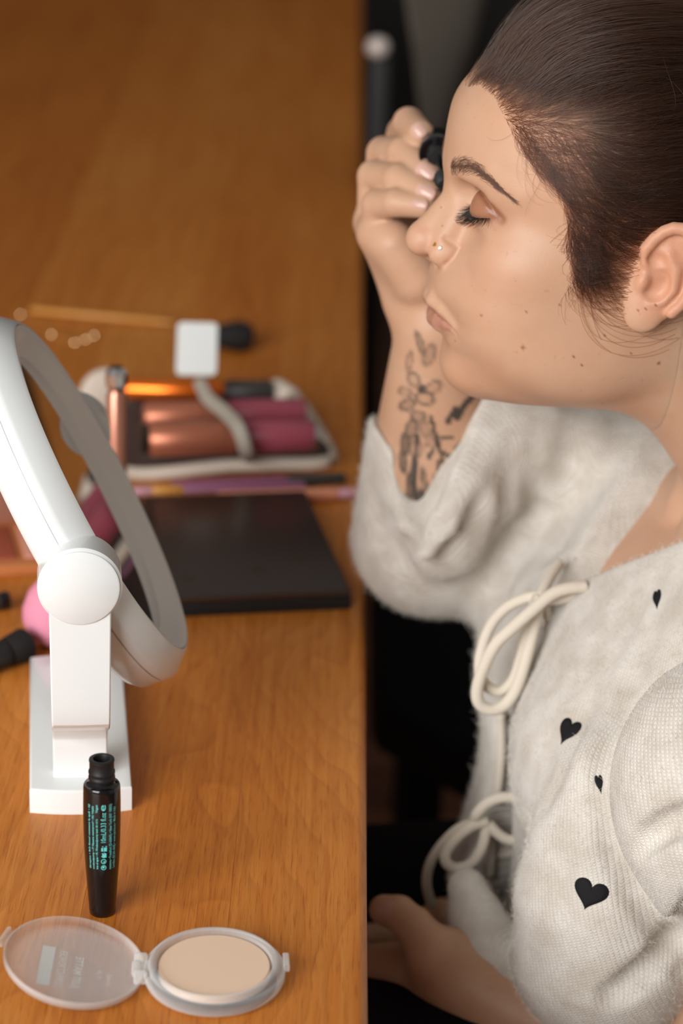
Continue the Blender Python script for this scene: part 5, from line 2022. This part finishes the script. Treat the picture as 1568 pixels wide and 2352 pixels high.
# fuzz standing off the cardigan
M['fuzz'] = mat('wool_fibre', srgb(236, 228, 216), 0.9, spec=0.1)
cpx = pix(cv_)
cface = ((to_world(cv_) - CAM_LOC) * (cn_ @ HM)).sum(1) < 30 * 0.001
okv = np.flatnonzero((cpx[:, 0] > 760) & (cpx[:, 0] < 1640) & (cpx[:, 1] < 2420) & ((((to_world(cv_) - CAM_LOC) / np.linalg.norm(to_world(cv_) - CAM_LOC, axis=1)[:, None]) * (cn_ @ HM)).sum(1) < 0.35))
pick = rs.choice(okv, 42000)
for c_, r_ in HEART_C:
    pick = pick[np.linalg.norm(cv_[pick] - c_, axis=1) > r_]
root = cv_[pick] + rs.normal(0, 0.8, (len(pick), 3))
nn = cn_[pick]
tang = rs.normal(0, 1, (len(pick), 3)); tang -= nn * (tang * nn).sum(1)[:, None]; tang /= np.linalg.norm(tang, axis=1)[:, None]
ln = (1.2 + rs.gamma(1.5, 0.7, len(pick)))[:, None]
lf = rs.uniform(0.12, 0.75, (len(pick), 1))
b1 = rs.normal(0, 0.35, (len(pick), 3))
F = np.stack([root - nn * 0.6, root + (tang * 0.5 + nn * lf * 0.6) * ln, root + (tang + nn * lf + b1) * ln], 1)
fz = strands('fuzz', to_world(F), 0.00006, 0.00003, M['fuzz'], None)
fz.parent = cardigan
fz['kind'] = 'stuff'

# ------------------------------------------------------------------ trousers, seat and small things on her
def trouser_sdf(p, lo=None, hi=None):
    s = np.stack([p[:, 0], np.abs(p[:, 1]), p[:, 2]], 1)
    d = ell(p, (-112, 0, -496), (122, 172, 92))
    d = smin(d, cone(s, (-70, 84, -500), (320, 92, -497), 82, 64), 30)
    d = smin(d, cone(s, (322, 92, -500), (296, 92, -985), 62, 50), 14)
    return smax(d, -1000 - p[:, 2], 4)


M['trouser'] = noise_bump(mat('black_cotton', srgb(14, 14, 16), 0.85, spec=0.2), 600, 0.3, 0.0006)
tv, tf = sdf_polygonise(trouser_sdf, (-250, -190, -1010), (400, 190, -390), 8.0)
tr_ = link_mesh('trousers', fast_mesh('trousers', to_world(tv), tf), M['trouser'], None, True)
under(tr_, person)
M['shoe'] = mat('black_leather', srgb(20, 18, 18), 0.4)
for sgn in (-1, 1):
    bm = bmesh.new()
    bmesh.ops.create_uvsphere(bm, u_segments=20, v_segments=12, radius=1.0)
    for v in bm.verts:
        z = max(v.co.z, -0.55)
        c = to_world((345 + v.co.x * 130, sgn * 92 + v.co.y * 46, -1011 + z * 52))
        v.co = Vector(c)
    me = bpy.data.meshes.new('shoe'); bm.to_mesh(me); bm.free()
    under(link_mesh('shoe', me, M['shoe'], None, True), person)

st = to_world((-125, 0, -1040))
stool = empty('stool', (st[0], st[1], 0), YAW, 'round dark stool under the seated woman', 'stool')
M['dark_wood'] = mat('dark_stained_wood', srgb(44, 28, 20), 0.45)
v, f = lathe([(0, 0.375), (0.165, 0.375), (0.185, 0.382), (0.19, 0.40), (0.185, 0.417), (0.16, 0.426), (0, 0.428)], 48)
mesh_obj('seat', v, f, M['trouser'], stool, True, None, None, 40)
for a in (45, 135, 225, 315):
    ca, sa = math.cos(math.radians(a)), math.sin(math.radians(a))
    v, f = tube([(0.12 * ca, 0.12 * sa, 0.377), (0.17 * ca, 0.17 * sa, 0.0)], [0.016, 0.013], 12)
    mesh_obj('leg', v, f, M['dark_wood'], stool, True)

# fingernails
M['nail'] = mat('pale_pink_nail', srgb(212, 168, 152), 0.25, spec=0.5, coat=0.2)


def body_hit(u, v):
    h = trace(body_sdf, u, v, 1.1, 1.6)
    g = np.array([body_sdf((h + e).astype(np.float32)[None], h - 2, h + 2)[0] - body_sdf((h - e).astype(np.float32)[None], h - 2, h + 2)[0] for e in np.eye(3)])
    return h, g / np.linalg.norm(g)


def nail(u, v, along, ln, wd):
    h, n = body_hit(u, v)
    t = np.array(along, float); t -= n * (t @ n); t /= np.linalg.norm(t)
    b = np.cross(n, t)
    verts, faces = [], []
    R, K = 5, 20
    for i in range(R + 1):
        r = i / R
        for k in range(K):
            a = 2 * math.pi * k / K
            ca, sa = math.cos(a), math.sin(a)
            x = math.copysign(abs(ca) ** 0.75, ca) * ln * r; y = math.copysign(abs(sa) ** 0.75, sa) * wd * r
            verts.append(h + t * x + b * y + n * (0.75 - 0.9 * r ** 3 - 0.055 * y * y))
    for i in range(R):
        for k in range(K):
            k2 = (k + 1) % K
            faces.append((i * K + k, i * K + k2, (i + 1) * K + k2, (i + 1) * K + k))
    under(mesh_obj('fingernail', to_world(np.array(verts)), faces, M['nail'], None, True), person)


for nm, u, v, ln, wd in [('index', 962, 299, 4.6, 4.2), ('middle', 976, 394, 6.2, 4.9), ('ring', 976, 440, 6.2, 4.2), ('pinky', 962, 469, 5.0, 3.4)]:
    p_ = RH[nm][0]
    nail(u, v, p_[3] - p_[2], ln, wd)
nail(884, 2084, LHP['thumb'][0][3] - LHP['thumb'][0][2], 6.0, 5.0)

# nose studs
h, n = body_hit(999, 562)
sp_ = Vector(to_world(h)); nw = Vector(n @ HM)
q = nw.to_track_quat('Z', 'Y').to_matrix().to_4x4()
stud = empty('nose_stud', sp_, 0, 'tiny gold heart stud in the wing of the nose', 'piercing')
pts = []
for k in range(24):
    t = 2 * math.pi * k / 24
    pts.append((16 * math.sin(t) ** 3 / 17 * 0.0013, (13 * math.cos(t) - 5 * math.cos(2 * t) - 2 * math.cos(3 * t) - math.cos(4 * t)) / 17 * 0.0013))
rz = Matrix.Rotation(math.radians(75), 4, 'Z')
vv = [tuple(q @ rz @ Vector((x, y, z))) for z in (-0.0003, 0.0006) for x, y in pts]
ff = [tuple(range(24, 48))] + [(k, (k + 1) % 24, 24 + (k + 1) % 24, 24 + k) for k in range(24)]
mesh_obj('heart', vv, ff, M['gold'], stud, False)
h, n = body_hit(1010, 569)
stud2 = empty('nose_stud', Vector(to_world(h)), 0, 'tiny sparkling crystal stud beside the gold heart', 'piercing')
q = Vector(n @ HM).to_track_quat('Z', 'Y').to_matrix().to_4x4()
v, f = lathe([(0, -0.0002), (0.0011, -0.0002), (0.0012, 0.0004), (0.0007, 0.0010), (0, 0.0011)], 8)
mesh_obj('crystal', [tuple(q @ Vector(p)) for p in v], f, mat('crystal', (0.95, 0.95, 0.95), 0.05, metal=0.6), stud2, False)

# mascara wand: cap held in the finger tips, stem and brush reaching the far lashes
wa, wb = to_world(hd(1006, 358, 1.388)), to_world((86.5, -37, 18))
wdir = (wb - wa) / np.linalg.norm(wb - wa)
wand = empty('mascara_wand', tuple(wa), 0, 'black mascara wand held between finger tips at her far eye', 'mascara wand')
cap0 = wa - wdir * 0.026
for nm, a_0, b_0, prof, m_, sg in [
    ('cap', cap0, wa, [(0, 0), (0.0085, 0), (0.0095, 0.03), (0.0108, 0.6), (0.0112, 0.93), (0.0108, 0.965), (0.0103, 0.975), (0.0108, 0.985), (0.0106, 1.0), (0.0092, 1.0), (0.0088, 0.95), (0, 0.95)], M['black_gloss'], 40),
    ('collar', wa - wdir * 0.002, wa + wdir * 0.004, [(0, 0), (0.0066, 0), (0.0066, 0.7), (0.0050, 1), (0, 1)], M['black_matte'], 32),
    ('stem', wa + wdir * 0.003, wa + wdir * 0.034, [(0, 0), (0.0021, 0), (0.0021, 1), (0, 1)], M['black_gloss'], 16)]:
    child_world(lathe_between(nm, a_0, b_0, prof, m_, None, sg), wand)
# bristles: rings of fine cones
br0 = wa + wdir * 0.033
bl_ = min(0.026, np.linalg.norm(wb - br0))
prof = []
for k in range(26):
    t = k / 25
    R_ = 0.0038 * (0.7 + 0.5 * math.sin(math.pi * t))
    prof += [(0.0012, t), (R_, t + 0.012)]
prof = [(0, 0)] + prof + [(0, 1.02)]
child_world(lathe_between('brush', br0, br0 + wdir * bl_, prof, M['lash'], None, 20), wand)

# ------------------------------------------------------------------ chairs standing beyond her
M['grey_cloth'] = noise_bump(mat('grey_upholstery', srgb(92, 84, 76), 0.9, spec=0.2), 300, 0.3, 0.0008)


def slab(name, pts, normal, thick, m, parent, bev=0.006):
    """polygon given by world points, extruded along normal"""
    n_ = np.array(normal, float); n_ /= np.linalg.norm(n_)
    bm = bmesh.new()
    vb = [bm.verts.new(tuple(p)) for p in pts]
    fb = bm.faces.new(vb)
    ex = bmesh.ops.extrude_face_region(bm, geom=[fb])
    for v in ex['geom']:
        if isinstance(v, bmesh.types.BMVert): v.co += Vector(n_ * thick)
    bmesh.ops.recalc_face_normals(bm, faces=bm.faces[:])
    bmesh.ops.bevel(bm, geom=bm.edges[:], offset=bev, segments=3, profile=0.5, affect='EDGES')
    me = bpy.data.meshes.new(name); bm.to_mesh(me); bm.free()
    o = link_mesh(name, me, m, None, True, None, None, 40)
    return child_world(o, parent)


g0 = P(960, 330, 2.55)
gch = empty('dining_chair', (g0[0] + 0.12, g0[1] + 0.1, 0), 0, 'grey upholstered dining chair with a metal stud, far end of the table', 'chair', 'chairs along the table')
slab('backrest', [P(905, -120, 2.55), P(1128, -120, 2.60), P(1075, 120, 2.60), P(1016, 335, 2.60), P(968, 335, 2.55), P(940, 120, 2.55)], (0.25, 0.95, 0.1), 0.05, M['grey_cloth'], gch, 0.015)
zc = g0[2]
slab('seat', [(g0[0] - 0.02, g0[1] - 0.05, 0.46), (g0[0] + 0.42, g0[1] - 0.05, 0.46), (g0[0] + 0.42, g0[1] + 0.40, 0.46), (g0[0] - 0.02, g0[1] + 0.40, 0.46)], (0, 0, 1), 0.06, M['grey_cloth'], gch, 0.02)
child_world(box('back_post', (0.03, 0.03, max(0.1, zc - 0.50)), M['black_matte'], None, (g0[0] + 0.03, g0[1] + 0.02, 0.50 + max(0.1, zc - 0.50) / 2), bev=0.004), gch)
child_world(box('back_post', (0.03, 0.03, max(0.1, zc - 0.40)), M['black_matte'], None, (g0[0] + 0.09, g0[1] + 0.05, 0.50 + max(0.1, zc - 0.40) / 2), bev=0.004), gch)
for lx in (0.02, 0.38):
    for ly in (0.0, 0.36):
        child_world(box('leg', (0.03, 0.03, 0.46), M['black_matte'], None, (g0[0] + lx, g0[1] + ly, 0.23), bev=0.003), gch)
kc = P(868, 108, 2.50)
M['stud'] = mat('brushed_nickel', srgb(214, 200, 192), 0.5, metal=0.2)
v, f = lathe([(0, -0.011), (0.0075, -0.0095), (0.0120, -0.004), (0.0120, 0.004), (0.0075, 0.0095), (0, 0.011)], 24)
child_world(mesh_obj('stud', [(p[0] + kc[0], p[1] + kc[1], p[2] + kc[2]) for p in v], f, M['stud'], None, True), gch)
child_world(box('front_post', (0.022, 0.022, kc[2] - 0.47), M['black_matte'], None, (kc[0] + 0.004, kc[1] + 0.018, 0.46 + (kc[2] - 0.47) / 2), bev=0.003), gch)

bch = empty('dining_chair', (0.30, 1.95, 0), 0, 'black dining chair pushed in beside the woman', 'chair', 'chairs along the table')
zs = 0.47
slab('seat', [T(856, 1612, zs), T(1092, 1742, zs), T(1420, 1742, zs), T(1420, 1250, zs), T(850, 1250, zs)], (0, 0, -1), 0.05, M['trouser'], bch, 0.015)
c0 = T(1092, 1742, zs); c1 = T(856, 1612, zs); c2 = T(1420, 1250, zs); c3 = T(850, 1250, zs)
for c in (c0 + np.array([0.03, 0.05, 0]), c1 + np.array([0.05, 0.08, 0]), c2 - np.array([0.05, 0.05, 0]), c3 + np.array([0.05, -0.05, 0])):
    child_world(box('leg', (0.035, 0.035, zs - 0.04), M['trouser'], None, (c[0], c[1], (zs - 0.04) / 2), bev=0.004), bch)
slab('backrest', [c2 + np.array([0.02, 0.0, 0.0]), c0 + np.array([0.25, 0.0, 0.0]), c0 + np.array([0.29, 0.0, 0.42]), c2 + np.array([0.06, 0.0, 0.42])], (1, 0, 0.1), 0.035, M['trouser'], bch, 0.01)
